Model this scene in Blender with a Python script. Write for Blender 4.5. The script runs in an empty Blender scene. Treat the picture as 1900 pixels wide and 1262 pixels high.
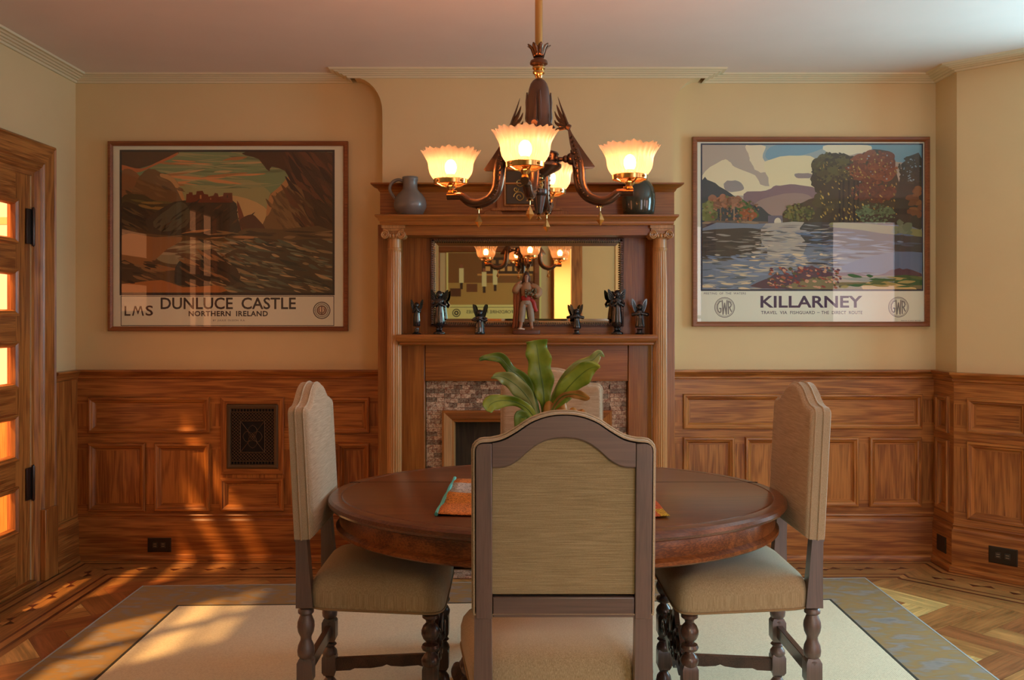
import bpy, bmesh, math, random
from mathutils import Vector, Matrix, noise

# ------------------------------------------------------------------ camera, sky, sun, exposure
scene = bpy.context.scene
COL = scene.collection
F, CX, CY, H = 1700.0, 950.0, 585.0, 1.345
cam_d = bpy.data.cameras.new('camera'); cam = bpy.data.objects.new('camera', cam_d); COL.objects.link(cam)
cam_d.sensor_width = 36; cam_d.lens = 36 * F / 1900; cam_d.shift_y = -46 / 1900
cam.location = (0, 0, H); cam.rotation_euler = (math.pi / 2, 0, 0)
cam_d.clip_start = 0.02
scene.camera = cam
scene.view_settings.view_transform = 'Standard'; scene.view_settings.look = 'None'
scene.view_settings.exposure = 0.0; scene.view_settings.gamma = 1.0
scene.view_settings.use_curve_mapping = False
try:
    scene.cycles.use_denoising = True
    scene.cycles.max_bounces = 8; scene.cycles.transparent_max_bounces = 16
    scene.cycles.sample_clamp_indirect = 6
    scene.cycles.caustics_reflective = False; scene.cycles.caustics_refractive = False
except Exception: pass
w = bpy.data.worlds.new('sky'); scene.world = w; w.use_nodes = True
bg = w.node_tree.nodes['Background']; bg.inputs[0].default_value = (1.0, 0.36, 0.135, 1); bg.inputs[1].default_value = 3.3
SUN_DIR = Vector((1.0, 1.0, -1.7))
sd = bpy.data.lights.new('sun', 'SUN'); sun = bpy.data.objects.new('sun', sd); COL.objects.link(sun)
sd.energy = 5.5; sd.color = (1.0, 0.52, 0.18); sd.angle = math.radians(2.4)
sun.rotation_euler = SUN_DIR.to_track_quat('-Z', 'Y').to_euler(); sun.location = (-6, -4, 8)
def area(name, loc, direction, sx, sy, power, color, portal=False):
    l = bpy.data.lights.new(name, 'AREA'); o = bpy.data.objects.new(name, l); COL.objects.link(o)
    l.shape = 'RECTANGLE'; l.size = sx; l.size_y = sy; l.energy = power; l.color = color
    o.location = loc; o.rotation_euler = Vector(direction).to_track_quat('-Z', 'Y').to_euler()
    if portal: l.cycles.is_portal = True
    return o
# daylight standing in the window openings
COOL = (0.52, 0.80, 1.0)
area('daylight_bay', (3.25, 3.89, 1.6), (-1, -1, 0.0), 1.25, 1.5, 84, (0.28, 0.78, 1.0))
area('daylight_side', (4.84, 1.2, 1.6), (-1, 0.6, 0.15), 1.5, 1.5, 4, COOL).data.spread = math.radians(120)
area('daylight_rear', (1.71, -0.34, 1.3), (0, 1, 0.0), 0.92, 2.1, 22, COOL)
area('daylight_rear_corner', (4.0, -0.34, 1.7), (-0.0, 1, 0.0), 0.75, 1.4, 9, COOL)
area('hall_lamp_light', (0.56, -1.2, 2.3), (0, 0.3, -1), 0.5, 0.5, 85, (1.0, 0.76, 0.46))

# ------------------------------------------------------------------ helpers
def ang_smooth(me, deg=35):
    me.polygons.foreach_set('use_smooth', [True] * len(me.polygons))
    try: me.set_sharp_from_angle(angle=math.radians(deg))
    except Exception: pass

class MB:
    def __init__(s): s.v = []; s.f = []; s.m = []; s.T = None
    def add(s, vs, fs, m=0):
        b = len(s.v)
        for v in vs:
            v = Vector(v)
            s.v.append(s.T(v) if s.T else v)
        for f in fs: s.f.append([b + i for i in f]); s.m.append(m)
    def box(s, x0, y0, z0, x1, y1, z1, m=0):
        s.add([(x0,y0,z0),(x1,y0,z0),(x1,y1,z0),(x0,y1,z0),(x0,y0,z1),(x1,y0,z1),(x1,y1,z1),(x0,y1,z1)],
              [(3,2,1,0),(4,5,6,7),(0,1,5,4),(1,2,6,5),(2,3,7,6),(3,0,4,7)], m)
    def prism(s, pts, a0, a1, plane='xz', m=0):
        n = len(pts)
        def mk(p, a):
            return (p[0], a, p[1]) if plane == 'xz' else ((p[0], p[1], a) if plane == 'xy' else (a, p[0], p[1]))
        vs = [mk(p, a0) for p in pts] + [mk(p, a1) for p in pts]
        fs = [tuple(range(n)), tuple(range(2*n-1, n-1, -1))] + [((i+1)%n, i, n+i, n+(i+1)%n) for i in range(n)]
        s.add(vs, fs, m)
    def ring_prism(s, outer, inner, a0, a1, plane='xz', m=0):
        n = len(outer)
        def mk(p, a):
            return (p[0], a, p[1]) if plane == 'xz' else ((p[0], p[1], a) if plane == 'xy' else (a, p[0], p[1]))
        vs = [mk(p,a0) for p in outer]+[mk(p,a0) for p in inner]+[mk(p,a1) for p in outer]+[mk(p,a1) for p in inner]
        fs = []
        for i in range(n):
            j = (i+1) % n
            fs += [(i,j,n+j,n+i),(2*n+j,2*n+i,3*n+i,3*n+j),(j,i,2*n+i,2*n+j),(n+i,n+j,3*n+j,3*n+i)]
        s.add(vs, fs, m)
    def lathe(s, prof, c=(0,0,0), seg=24, m=0, rf=None, zf=None, sx=1, sy=1, cap=True, closed=False):
        n = len(prof); vs = []
        for k, (r, z) in enumerate(prof):
            for i in range(seg):
                a = 2*math.pi*i/seg
                rr = r * (rf(a, k, n) if rf else 1); zz = z + (zf(a, k, n) if zf else 0)
                vs.append((c[0]+rr*math.cos(a)*sx, c[1]+rr*math.sin(a)*sy, c[2]+zz))
        fs = [(k*seg+i, k*seg+(i+1)%seg, (k+1)*seg+(i+1)%seg, (k+1)*seg+i) for k in range(n-1) for i in range(seg)]
        if closed: fs += [((n-1)*seg+i, (n-1)*seg+(i+1)%seg, (i+1)%seg, i) for i in range(seg)]
        elif cap:
            fs.append(tuple(range(seg-1,-1,-1))); fs.append(tuple((n-1)*seg+i for i in range(seg)))
        s.add(vs, fs, m)
    def tube(s, pts, rad, seg=8, m=0, closed=False, flat=1.0):
        pts = [Vector(p) for p in pts]; n = len(pts)
        if not hasattr(rad, '__len__'): rad = [rad]*n
        vs = []; prev = None
        for i, p in enumerate(pts):
            t = (pts[(i+1)%n] - pts[i-1]) if closed else (pts[min(i+1,n-1)] - pts[max(i-1,0)])
            if t.length < 1e-9: t = Vector((0,0,1))
            t.normalize()
            if prev is None:
                up = Vector((0,0,1)) if abs(t.z) < .9 else Vector((0,1,0))
            else: up = prev
            nx = t.cross(up)
            if nx.length < 1e-6: nx = t.cross(Vector((1,0,0)))
            nx.normalize(); ny = nx.cross(t).normalized(); prev = ny
            for k in range(seg):
                a = 2*math.pi*k/seg
                vs.append(p + nx*math.cos(a)*rad[i]*flat + ny*math.sin(a)*rad[i])
        fs = [(i*seg+k, i*seg+(k+1)%seg, (i+1)*seg+(k+1)%seg, (i+1)*seg+k) for i in range(n-1) for k in range(seg)]
        if closed: fs += [((n-1)*seg+k, (n-1)*seg+(k+1)%seg, (k+1)%seg, k) for k in range(seg)]
        else: fs += [tuple(range(seg-1,-1,-1)), tuple((n-1)*seg+k for k in range(seg))]
        s.add(vs, fs, m)
    def ball(s, c, r, m=0, seg=12, rings=8, sx=1, sy=1, sz=1):
        s.lathe([(max(1e-4, r*math.sin(math.pi*k/rings)), -r*sz*math.cos(math.pi*k/rings)) for k in range(rings+1)], c, seg, m, sx=sx, sy=sy)
    def frame(s, x0, z0, x1, z1, y, prof, fill=True, m=0, mf=None, mh=None):
        """mitred rectangular moulding facing -Y: prof = [(inset, towards the room)]; mh = material of the horizontal runs"""
        vs = []
        for (i, o) in prof:
            vs += [(x0+i, y-o, z0+i), (x1-i, y-o, z0+i), (x1-i, y-o, z1-i), (x0+i, y-o, z1-i)]
        n = len(prof)
        for k in range(n-1):
            for j in range(4):
                pass
        fv = [(k*4+j, k*4+(j+1)%4, (k+1)*4+(j+1)%4, (k+1)*4+j) for k in range(n-1) for j in (1,3)]
        fh = [(k*4+j, k*4+(j+1)%4, (k+1)*4+(j+1)%4, (k+1)*4+j) for k in range(n-1) for j in (0,2)]
        s.add(vs, fv + fh, m)
        if mh is not None:
            for q in range(len(fh)): s.m[-1-q] = mh
        if fill:
            b = len(s.v); k = b - 4
            s.f.append([k, k+1, k+2, k+3]); s.m.append(m if mf is None else mf)
    def run(s, path, prof, m=0, closed=False, caps=True, segm=None):
        """mitred moulding along a plan path; prof = [(offset to the right of travel, z)]"""
        P = [Vector((p[0], p[1])) for p in path]; n = len(P); rows = []
        for i in range(n):
            if closed: a, b = P[i]-P[i-1], P[(i+1)%n]-P[i]
            else:
                a = P[i]-P[i-1] if i else P[1]-P[0]
                b = P[i+1]-P[i] if i < n-1 else P[i]-P[i-1]
            a.normalize(); b.normalize()
            na, nb = Vector((a.y,-a.x)), Vector((b.y,-b.x))
            mv = na+nb; mv /= max(1e-6, mv.dot(na))
            rows.append([(P[i].x+mv.x*o, P[i].y+mv.y*o, z) for (o, z) in prof])
        k = len(prof); vs = [v for r in rows for v in r]; fs = []
        for i in range(n if closed else n-1):
            j = (i+1) % n
            fs += [(i*k+q, i*k+q+1, j*k+q+1, j*k+q) for q in range(k-1)]
        if caps and not closed: fs += [tuple(range(k)), tuple((n-1)*k+q for q in range(k-1,-1,-1))]
        b0 = len(s.m); s.add(vs, fs, m)
        if segm:
            for i, mm in enumerate(segm):
                for q in range(k-1): s.m[b0+i*(k-1)+q] = mm
    def build(s, name, mats, parent=None, smooth=35, bevel=0, sub=0, loc=None, recalc=True, solid=0):
        if not isinstance(mats, (list, tuple)): mats = [mats]
        off = Vector((0,0,0))
        if loc is not None: off = Vector(loc)
        me = bpy.data.meshes.new(name)
        me.from_pydata([tuple(v-off) for v in s.v], [], s.f)
        for mt in mats: me.materials.append(mt)
        me.polygons.foreach_set('material_index', s.m); me.update()
        if recalc:
            bm = bmesh.new(); bm.from_mesh(me); bmesh.ops.recalc_face_normals(bm, faces=bm.faces); bm.to_mesh(me); bm.free()
        if smooth: ang_smooth(me, smooth)
        o = bpy.data.objects.new(name, me); COL.objects.link(o)
        if parent is not None: o.parent = parent
        elif loc is not None: o.location = off
        if solid:
            md = o.modifiers.new('solid', 'SOLIDIFY'); md.thickness = solid; md.offset = 0
        if bevel:
            md = o.modifiers.new('bevel', 'BEVEL'); md.width = bevel; md.segments = 2; md.limit_method = 'ANGLE'; md.angle_limit = math.radians(40)
        if sub:
            md = o.modifiers.new('sub', 'SUBSURF'); md.levels = sub; md.render_levels = sub
        return o

def empty(name, loc=(0,0,0), rz=0):
    o = bpy.data.objects.new(name, None); COL.objects.link(o); o.location = loc; o.rotation_euler = (0,0,rz); o.empty_display_size = .1
    return o
def tag(o, label=None, cat=None, group=None, kind=None):
    if label: o['label'] = label
    if cat: o['category'] = cat
    if group: o['group'] = group
    if kind: o['kind'] = kind
    return o
def children(o): return [c for c in COL.objects if c.parent == o]
def copy_tree(o, parent=None):
    c = o.copy(); COL.objects.link(c); c.parent = parent
    for ch in children(o): copy_tree(ch, c)
    return c
def smooth_closed(pts, n=6):
    out = []; N = len(pts)
    for i in range(N):
        p0, p1, p2, p3 = pts[i-1], pts[i], pts[(i+1)%N], pts[(i+2)%N]
        for k in range(n):
            t = k/n
            out.append(tuple(.5*((2*p1[j])+(-p0[j]+p2[j])*t+(2*p0[j]-5*p1[j]+4*p2[j]-p3[j])*t*t+(-p0[j]+3*p1[j]-3*p2[j]+p3[j])*t**3) for j in range(len(p1))))
    return out
def smooth_open(pts, n=6):
    P = [pts[0]] + list(pts) + [pts[-1]]; out = []
    for i in range(1, len(P)-2):
        p0, p1, p2, p3 = P[i-1], P[i], P[i+1], P[i+2]
        for k in range(n):
            t = k/n
            out.append(tuple(.5*((2*p1[j])+(-p0[j]+p2[j])*t+(2*p0[j]-5*p1[j]+4*p2[j]-p3[j])*t*t+(-p0[j]+3*p1[j]-3*p2[j]+p3[j])*t**3) for j in range(len(p1))))
    out.append(tuple(pts[-1])); return out
def pxx(x, d): return (x-CX)*d/F
def pxz(y, d): return H-(y-CY)*d/F
def pt(x, y, d): return Vector((pxx(x,d), d, pxz(y,d)))

# ------------------------------------------------------------------ materials
def newmat(name):
    m = bpy.data.materials.new(name); m.use_nodes = True; nt = m.node_tree
    return m, nt, nt.nodes['Principled BSDF']
def plain(name, col, rough=.5, metal=0, coat=0, spec=None):
    m, nt, b = newmat(name); b.inputs['Base Color'].default_value = (*col, 1); b.inputs['Roughness'].default_value = rough
    b.inputs['Metallic'].default_value = metal; b.inputs['Coat Weight'].default_value = coat
    if spec is not None: b.inputs['Specular IOR Level'].default_value = spec
    return m
def N(nt, t, **kw):
    n = nt.nodes.new(t)
    for k, v in kw.items(): setattr(n, k, v)
    return n
def ramp(nt, stops):
    r = nt.nodes.new('ShaderNodeValToRGB'); e = r.color_ramp.elements
    while len(e) < len(stops): e.new(.5)
    for i, (p, c) in enumerate(stops): e[i].position = p; e[i].color = (*c, 1)
    return r
def wood(name, light, dark, axis='X', rough=.38, coat=.15, fig=1.0, coord='Object', scale=1.0, turn=0):
    m, nt, b = newmat(name); L = nt.links
    tc = N(nt, 'ShaderNodeTexCoord'); src = tc.outputs[coord]
    if turn:
        vr = N(nt, 'ShaderNodeVectorRotate', rotation_type='Z_AXIS'); vr.inputs['Angle'].default_value = turn; L.new(src, vr.inputs['Vector']); src = vr.outputs[0]
    def mp(sl, sc):
        q = N(nt, 'ShaderNodeMapping'); s_ = [sc, sc, sc]; s_['XYZ'.index(axis)] = sl
        q.inputs['Scale'].default_value = s_; L.new(src, q.inputs['Vector']); return q
    m1 = mp(1.2*scale, 13*scale); n1 = N(nt, 'ShaderNodeTexNoise'); n1.inputs['Scale'].default_value = 1; n1.inputs['Detail'].default_value = 3; n1.inputs['Distortion'].default_value = .4
    L.new(m1.outputs[0], n1.inputs['Vector'])
    # growth figure: rings cut out of the low noise
    mul = N(nt, 'ShaderNodeMath', operation='MULTIPLY'); mul.inputs[1].default_value = 34*fig; L.new(n1.outputs['Fac'], mul.inputs[0])
    sn = N(nt, 'ShaderNodeMath', operation='SINE'); L.new(mul.outputs[0], sn.inputs[0])
    m2 = mp(5*scale, 260*scale); n2 = N(nt, 'ShaderNodeTexNoise'); n2.inputs['Scale'].default_value = 1; n2.inputs['Detail'].default_value = 4
    L.new(m2.outputs[0], n2.inputs['Vector'])
    m3 = mp(.8*scale, 3.2*scale); n3 = N(nt, 'ShaderNodeTexNoise'); n3.inputs['Scale'].default_value = 1; n3.inputs['Detail'].default_value = 2
    L.new(m3.outputs[0], n3.inputs['Vector'])
    a = N(nt, 'ShaderNodeMath', operation='MULTIPLY_ADD'); L.new(sn.outputs[0], a.inputs[0]); a.inputs[1].default_value = .11
    L.new(n2.outputs['Fac'], a.inputs[2])
    c = N(nt, 'ShaderNodeMath', operation='MULTIPLY_ADD'); L.new(n3.outputs['Fac'], c.inputs[0]); c.inputs[1].default_value = .5; 
    d = N(nt, 'ShaderNodeMath', operation='ADD'); d.inputs[1].default_value = -.25; L.new(a.outputs[0], d.inputs[0]); L.new(d.outputs[0], c.inputs[2])
    r = ramp(nt, [(.3, dark), (.5, tuple((x+y)/2 for x, y in zip(light, dark))), (.68, light)])
    L.new(c.outputs[0], r.inputs[0]); L.new(r.outputs[0], b.inputs['Base Color'])
    bp = N(nt, 'ShaderNodeBump'); bp.inputs['Strength'].default_value = .12; bp.inputs['Distance'].default_value = .002
    L.new(a.outputs[0], bp.inputs['Height']); L.new(bp.outputs[0], b.inputs['Normal'])
    b.inputs['Roughness'].default_value = rough; b.inputs['Coat Weight'].default_value = coat; b.inputs['Coat Roughness'].default_value = .2
    return m
def fabric(name, light, dark, axis='X', rough=.85):
    m, nt, b = newmat(name); L = nt.links; tc = N(nt, 'ShaderNodeTexCoord')
    def ns(along, across, det=3):
        q = N(nt, 'ShaderNodeMapping'); s_ = [across]*3; s_['XYZ'.index(axis)] = along; q.inputs['Scale'].default_value = s_
        L.new(tc.outputs['Object'], q.inputs['Vector']); n = N(nt, 'ShaderNodeTexNoise'); n.inputs['Scale'].default_value = 1; n.inputs['Detail'].default_value = det
        L.new(q.outputs[0], n.inputs['Vector']); return n
    a = ns(14, 620, 4); c = ns(300, 900, 2)
    mx = N(nt, 'ShaderNodeMath', operation='MULTIPLY_ADD'); mx.inputs[1].default_value = .4; L.new(c.outputs['Fac'], mx.inputs[0]); L.new(a.outputs['Fac'], mx.inputs[2])
    r = ramp(nt, [(.50, dark), (.72, tuple(.5*(x+y) for x, y in zip(light, dark))), (.9, light)]); L.new(mx.outputs[0], r.inputs[0]); L.new(r.outputs[0], b.inputs['Base Color'])
    bp = N(nt, 'ShaderNodeBump'); bp.inputs['Strength'].default_value = .25; bp.inputs['Distance'].default_value = .001
    L.new(mx.outputs[0], bp.inputs['Height']); L.new(bp.outputs[0], b.inputs['Normal'])
    b.inputs['Roughness'].default_value = rough; b.inputs['Sheen Weight'].default_value = .2
    return m
OAK_L, OAK_D = (.52, .20, .045), (.22, .062, .011)
oakB = wood('oak_bay', (.52,.20,.045), (.22,.062,.011), 'X', turn=math.pi/4)
oakX, oakY, oakZ = [wood('oak_'+a, OAK_L, OAK_D, a) for a in 'XYZ']
MAN_L, MAN_D = (.46, .165, .028), (.24, .070, .009)
manX, manY, manZ = [wood('mantel_oak_'+a, MAN_L, MAN_D, a, fig=.3, rough=.33) for a in 'XYZ']
colZ = wood('column_oak', (.56, .28, .10), (.34, .15, .045), 'Z', fig=.4)
walnutX, walnutZ, walnutY = [wood('walnut_'+a, (.10, .048, .034), (.040, .018, .014), a, rough=.36, coat=.5, fig=.35) for a in 'XZY']
sheenX, sheenZ = [wood('sheen_walnut_'+a, (.11, .062, .052), (.060, .032, .028), a, rough=.42, coat=1.0, fig=.35) for a in 'XZ']  # walnut greyed and strongly coated to put a cool window sheen into it
for m_ in (sheenX, sheenZ):
    b_ = m_.node_tree.nodes['Principled BSDF']; b_.inputs['Coat Roughness'].default_value = .5; b_.inputs['Coat IOR'].default_value = 1.75
tableX = wood('table_mahogany', (.19, .062, .022), (.085, .024, .009), 'X', rough=.30, coat=.4, fig=.25)
apronX = wood('apron_mahogany', (.27, .085, .022), (.10, .026, .008), 'X', rough=.32, coat=.35, fig=.8)
frameX = wood('frame_oak', (.36, .12, .035), (.20, .055, .014), 'X', fig=.3)
fab_back = fabric('fabric_back', (.52, .42, .29), (.30, .22, .13), 'X')
fab_seat = fabric('fabric_seat', (.47, .38, .24), (.27, .20, .105), 'Z')
fab_rear = fabric('fabric_rear', (.36, .285, .16), (.22, .165, .080), 'X')
welt_m = plain('welt', (.30, .20, .10), .8)
def plaster(name, col, bump=.05):
    m, nt, b = newmat(name); L = nt.links; tc = N(nt, 'ShaderNodeTexCoord')
    n = N(nt, 'ShaderNodeTexNoise'); n.inputs['Scale'].default_value = 3; n.inputs['Detail'].default_value = 5; L.new(tc.outputs['Object'], n.inputs['Vector'])
    r = ramp(nt, [(.3, tuple(c*.95 for c in col)), (.7, col)]); L.new(n.outputs['Fac'], r.inputs[0]); L.new(r.outputs[0], b.inputs['Base Color'])
    n2 = N(nt, 'ShaderNodeTexNoise'); n2.inputs['Scale'].default_value = 160; L.new(tc.outputs['Object'], n2.inputs['Vector'])
    bp = N(nt, 'ShaderNodeBump'); bp.inputs['Strength'].default_value = bump; bp.inputs['Distance'].default_value = .003; L.new(n2.outputs['Fac'], bp.inputs['Height']); L.new(bp.outputs[0], b.inputs['Normal'])
    b.inputs['Roughness'].default_value = .85
    return m
wall_m = plaster('wall_paint', (.76, .58, .315)); ceil_m = plaster('ceiling_paint', (.82, .70, .62)); crown_m = plaster('crown_paint', (.76, .66, .44), .01)
brass = plain('brass', (.62, .38, .14), .22, 1); bronze = plain('bronze', (.125, .068, .042), .27, .85); darkbronze = plain('dark_bronze', (.075, .055, .05), .28, .8)
black_glaze = plain('black_glaze', (.012, .012, .014), .16, 0, .6)
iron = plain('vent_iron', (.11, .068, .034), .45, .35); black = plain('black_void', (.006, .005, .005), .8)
def thin_glass(name, tint=(1,1,1), refl=1.0, ior=1.5):
    m = bpy.data.materials.new(name); m.use_nodes = True; nt = m.node_tree; nt.nodes.clear(); L = nt.links
    o = N(nt, 'ShaderNodeOutputMaterial'); mx = N(nt, 'ShaderNodeMixShader'); t = N(nt, 'ShaderNodeBsdfTransparent'); g = N(nt, 'ShaderNodeBsdfGlossy')
    t.inputs[0].default_value = (*tint, 1); g.inputs['Roughness'].default_value = .01; fr = N(nt, 'ShaderNodeFresnel'); ge = N(nt, 'ShaderNodeNewGeometry'); mr = N(nt, 'ShaderNodeMapRange'); mr.inputs[3].default_value = ior; mr.inputs[4].default_value = 1/ior; L.new(ge.outputs['Backfacing'], mr.inputs[0]); L.new(mr.outputs[0], fr.inputs[0])
    L.new(fr.outputs[0], mx.inputs[0]); L.new(t.outputs[0], mx.inputs[1]); L.new(g.outputs[0], mx.inputs[2]); L.new(mx.outputs[0], o.inputs[0])
    return m
pane_m = thin_glass('pane_glass'); poster_glass_m = thin_glass('poster_glass', ior=1.6)
mirror_m = plain('mirror_silver', (.86, .76, .56), .015, 1)
def emit(name, col, s):
    m = bpy.data.materials.new(name); m.use_nodes = True; nt = m.node_tree; nt.nodes.clear()
    o = N(nt, 'ShaderNodeOutputMaterial'); e = N(nt, 'ShaderNodeEmission'); e.inputs[0].default_value = (*col, 1); e.inputs[1].default_value = s
    nt.links.new(e.outputs[0], o.inputs[0]); return m
bulb_m = emit('bulb_glow', (1.0, .31, .085), 400)
# ------------------------------------------------------------------ room shell
YB, XL, XR, CEIL, YR = 5.06, -2.41, 2.34, 2.66, -0.30
WZ = 1.04   # top of the wainscot
def quad_wall(name, pts, mat, thick_dir, t=.1, holes=(), u0=None):
    """vertical wall between two plan points with rectangular openings (u0,u1,z0,z1), thickness outwards"""
    a, b = Vector(pts[0]), Vector(pts[1]); Ln = (b-a).length; d = (b-a)/Ln; n = Vector(thick_dir).normalized()
    us = sorted({0, Ln, *[h[0] for h in holes], *[h[1] for h in holes]}); zs = sorted({0, CEIL+.05, *[h[2] for h in holes], *[h[3] for h in holes]})
    mb = MB()
    for i in range(len(us)-1):
        for k in range(len(zs)-1):
            uc, zc = (us[i]+us[i+1])/2, (zs[k]+zs[k+1])/2
            if any(h[0] < uc < h[1] and h[2] < zc < h[3] for h in holes): continue
            P = []
            for (u, z) in ((us[i],zs[k]),(us[i+1],zs[k]),(us[i+1],zs[k+1]),(us[i],zs[k+1])):
                q = a + d*u; P.append((q.x, q.y, z))
            Q = [(p[0]+n.x*t, p[1]+n.y*t, p[2]) for p in P]
            mb.add(P+Q, [(0,1,2,3),(7,6,5,4),(0,4,5,1),(1,5,6,2),(2,6,7,3),(3,7,4,0)])
    o = mb.build(name, mat, smooth=0)
    # merge doubled inner faces
    bm = bmesh.new(); bm.from_mesh(o.data); bmesh.ops.remove_doubles(bm, verts=bm.verts, dist=1e-5)
    seen = {}
    for f in bm.faces:
        key = tuple(sorted(v.index for v in f.verts)); seen.setdefault(key, []).append(f)
    bm.verts.index_update()
    dead = [f for fs in seen.values() if len(fs) > 1 for f in fs]
    if dead: bmesh.ops.delete(bm, geom=dead, context='FACES')
    bm.to_mesh(o.data); bm.free()
    tag(o, kind='structure'); return o
DOOR_Y0, DOOR_Y1, DOOR_Z = 3.79, 4.59, 2.07
quad_wall('wall_back', [(XL, YB), (XR, YB)], wall_m, (0,1))
quad_wall('wall_left', [(XL, YR), (XL, YB)], wall_m, (-1,0), holes=[(DOOR_Y0-YR, DOOR_Y1-YR, -.01, DOOR_Z), (2.45-YR, 3.30-YR, 1.08, 2.2)])
quad_wall('wall_nook', [(XR, YB+.1), (XR, 4.82)], wall_m, (1,0))
BAY0, BAY1 = Vector((2.34, 4.82)), Vector((4.8, 2.36))
bw = (BAY1-BAY0).length
quad_wall('wall_bay', [BAY0, BAY1], wall_m, (1,1), holes=[(.6, 2.0, .85, 2.4)])
quad_wall('wall_right', [(4.8, 2.36), (4.8, YR)], wall_m, (1,0), holes=[(.36, 1.96, .8, 2.4)])
quad_wall('wall_rear', [(4.8, YR), (XL, YR)], wall_m, (0,-1), holes=[(4.8-4.4, 4.8-3.6, .95, 2.45), (4.8-2.2, 4.8-1.24, .25, 2.4), (4.8-.65, 4.8-.46, -.01, 2.1)])
cb = MB(); cb.prism([(XL-.1, YR-.1), (4.9, YR-.1), (4.9, 2.4), (2.40, 4.95), (2.40, YB+.1), (XL-.1, YB+.1)], CEIL, CEIL+.08, 'xy')
tag(cb.build('ceiling', ceil_m, smooth=0), kind='structure')

# windows out of the camera's sight: frames, sashes and glass
def window(n, a, b, z0, z1, out):
    a, b = Vector(a), Vector(b); Ln = (b-a).length; d = (b-a)/Ln; o = Vector(out).normalized(); R = empty('window_%d' % n, (a.x, a.y, z0)); tag(R, kind='structure')
    def T(v): q = a + d*v.x + o*v.y; return Vector((q.x-a.x, q.y-a.y, v.z-z0))
    m1 = MB(); m1.T = T
    m1.frame(0, z0, Ln, z1, 0, [(-.1, .0), (-.1, .03), (-.01, .03), (.0, .0), (0, -.1)], False)
    m1.build('casing', oakZ, R)
    m2 = MB(); m2.T = T; zm = (z0+z1)/2
    for (u0, v0, u1, v1) in ((0,z0,.05,z1),(Ln-.05,z0,Ln,z1),(0,z0,Ln,z0+.05),(0,z1-.05,Ln,z1),(0,zm-.02,Ln,zm+.02)):
        m2.box(u0, .03, v0, u1, .07, v1)
    m2.build('sash', oakZ, R, bevel=.003)
    m3 = MB(); m3.T = T; m3.add([(0,.05,z0),(Ln,.05,z0),(Ln,.05,z1),(0,.05,z1)], [(0,1,2,3)]); m3.build('pane', pane_m, R, smooth=0)
dd = (BAY1-BAY0)/bw
p0, p1 = BAY0+dd*.6, BAY0+dd*2.0
window(1, p0, p1, .85, 2.4, (1,1))
window(2, (4.8, 2.0), (4.8, .4), .8, 2.4, (1,0))
window(3, (4.4, YR), (3.6, YR), .95, 2.45, (0,-1))
window(4, (2.2, YR), (1.24, YR), .25, 2.4, (0,-1))

window(6, (XL, 3.30), (XL, 2.45), 1.08, 2.2, (-1,0))
w6=bpy.data.objects['window_6']; m_=MB(); m_.box(XL-.07,2.83,1.08,XL-.03,2.90,2.2); m_.box(XL-.07,2.45,1.95,XL-.03,3.30,1.99); m_.build('mullion',oakZ,w6,loc=w6.location)
# breast of the chimney: flares into the ceiling
cx = .085; hw = .785; pts = []
for k in range(9):
    a = k/8*math.pi/2; pts.append((cx-hw-.155*(1-math.cos(a)), 2.44+.19*math.sin(a)))
left = [(cx-hw, 0)] + pts + [(cx-hw-.155, CEIL)]
right = [(2*cx-x, z) for (x, z) in reversed(left)]
m = MB(); m.prism(left+right, 4.95, YB, 'xz'); tag(m.build('wall_chimney_breast', wall_m, smooth=30), kind='structure')

# crown: three flat ribs lying against the ceiling
JW = .960
wallpath = [(XL, YR), (XL, YB), (cx-JW, YB), (cx-JW, 4.95), (cx+JW, 4.95), (cx+JW, YB), (XR, YB), (XR, 4.82), (4.8, 2.36), (4.8, YR)]
m = MB(); m.run(wallpath, [(0, 2.625), (.012, 2.625), (.018, 2.634), (.030, 2.634), (.038, 2.640), (.050, 2.640), (.058, 2.646), (.070, 2.646), (.078, 2.651), (.095, 2.651), (.10, CEIL), (0, CEIL)], 0)
tag(m.build('trim_1', crown_m, smooth=20), kind='structure')

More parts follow.
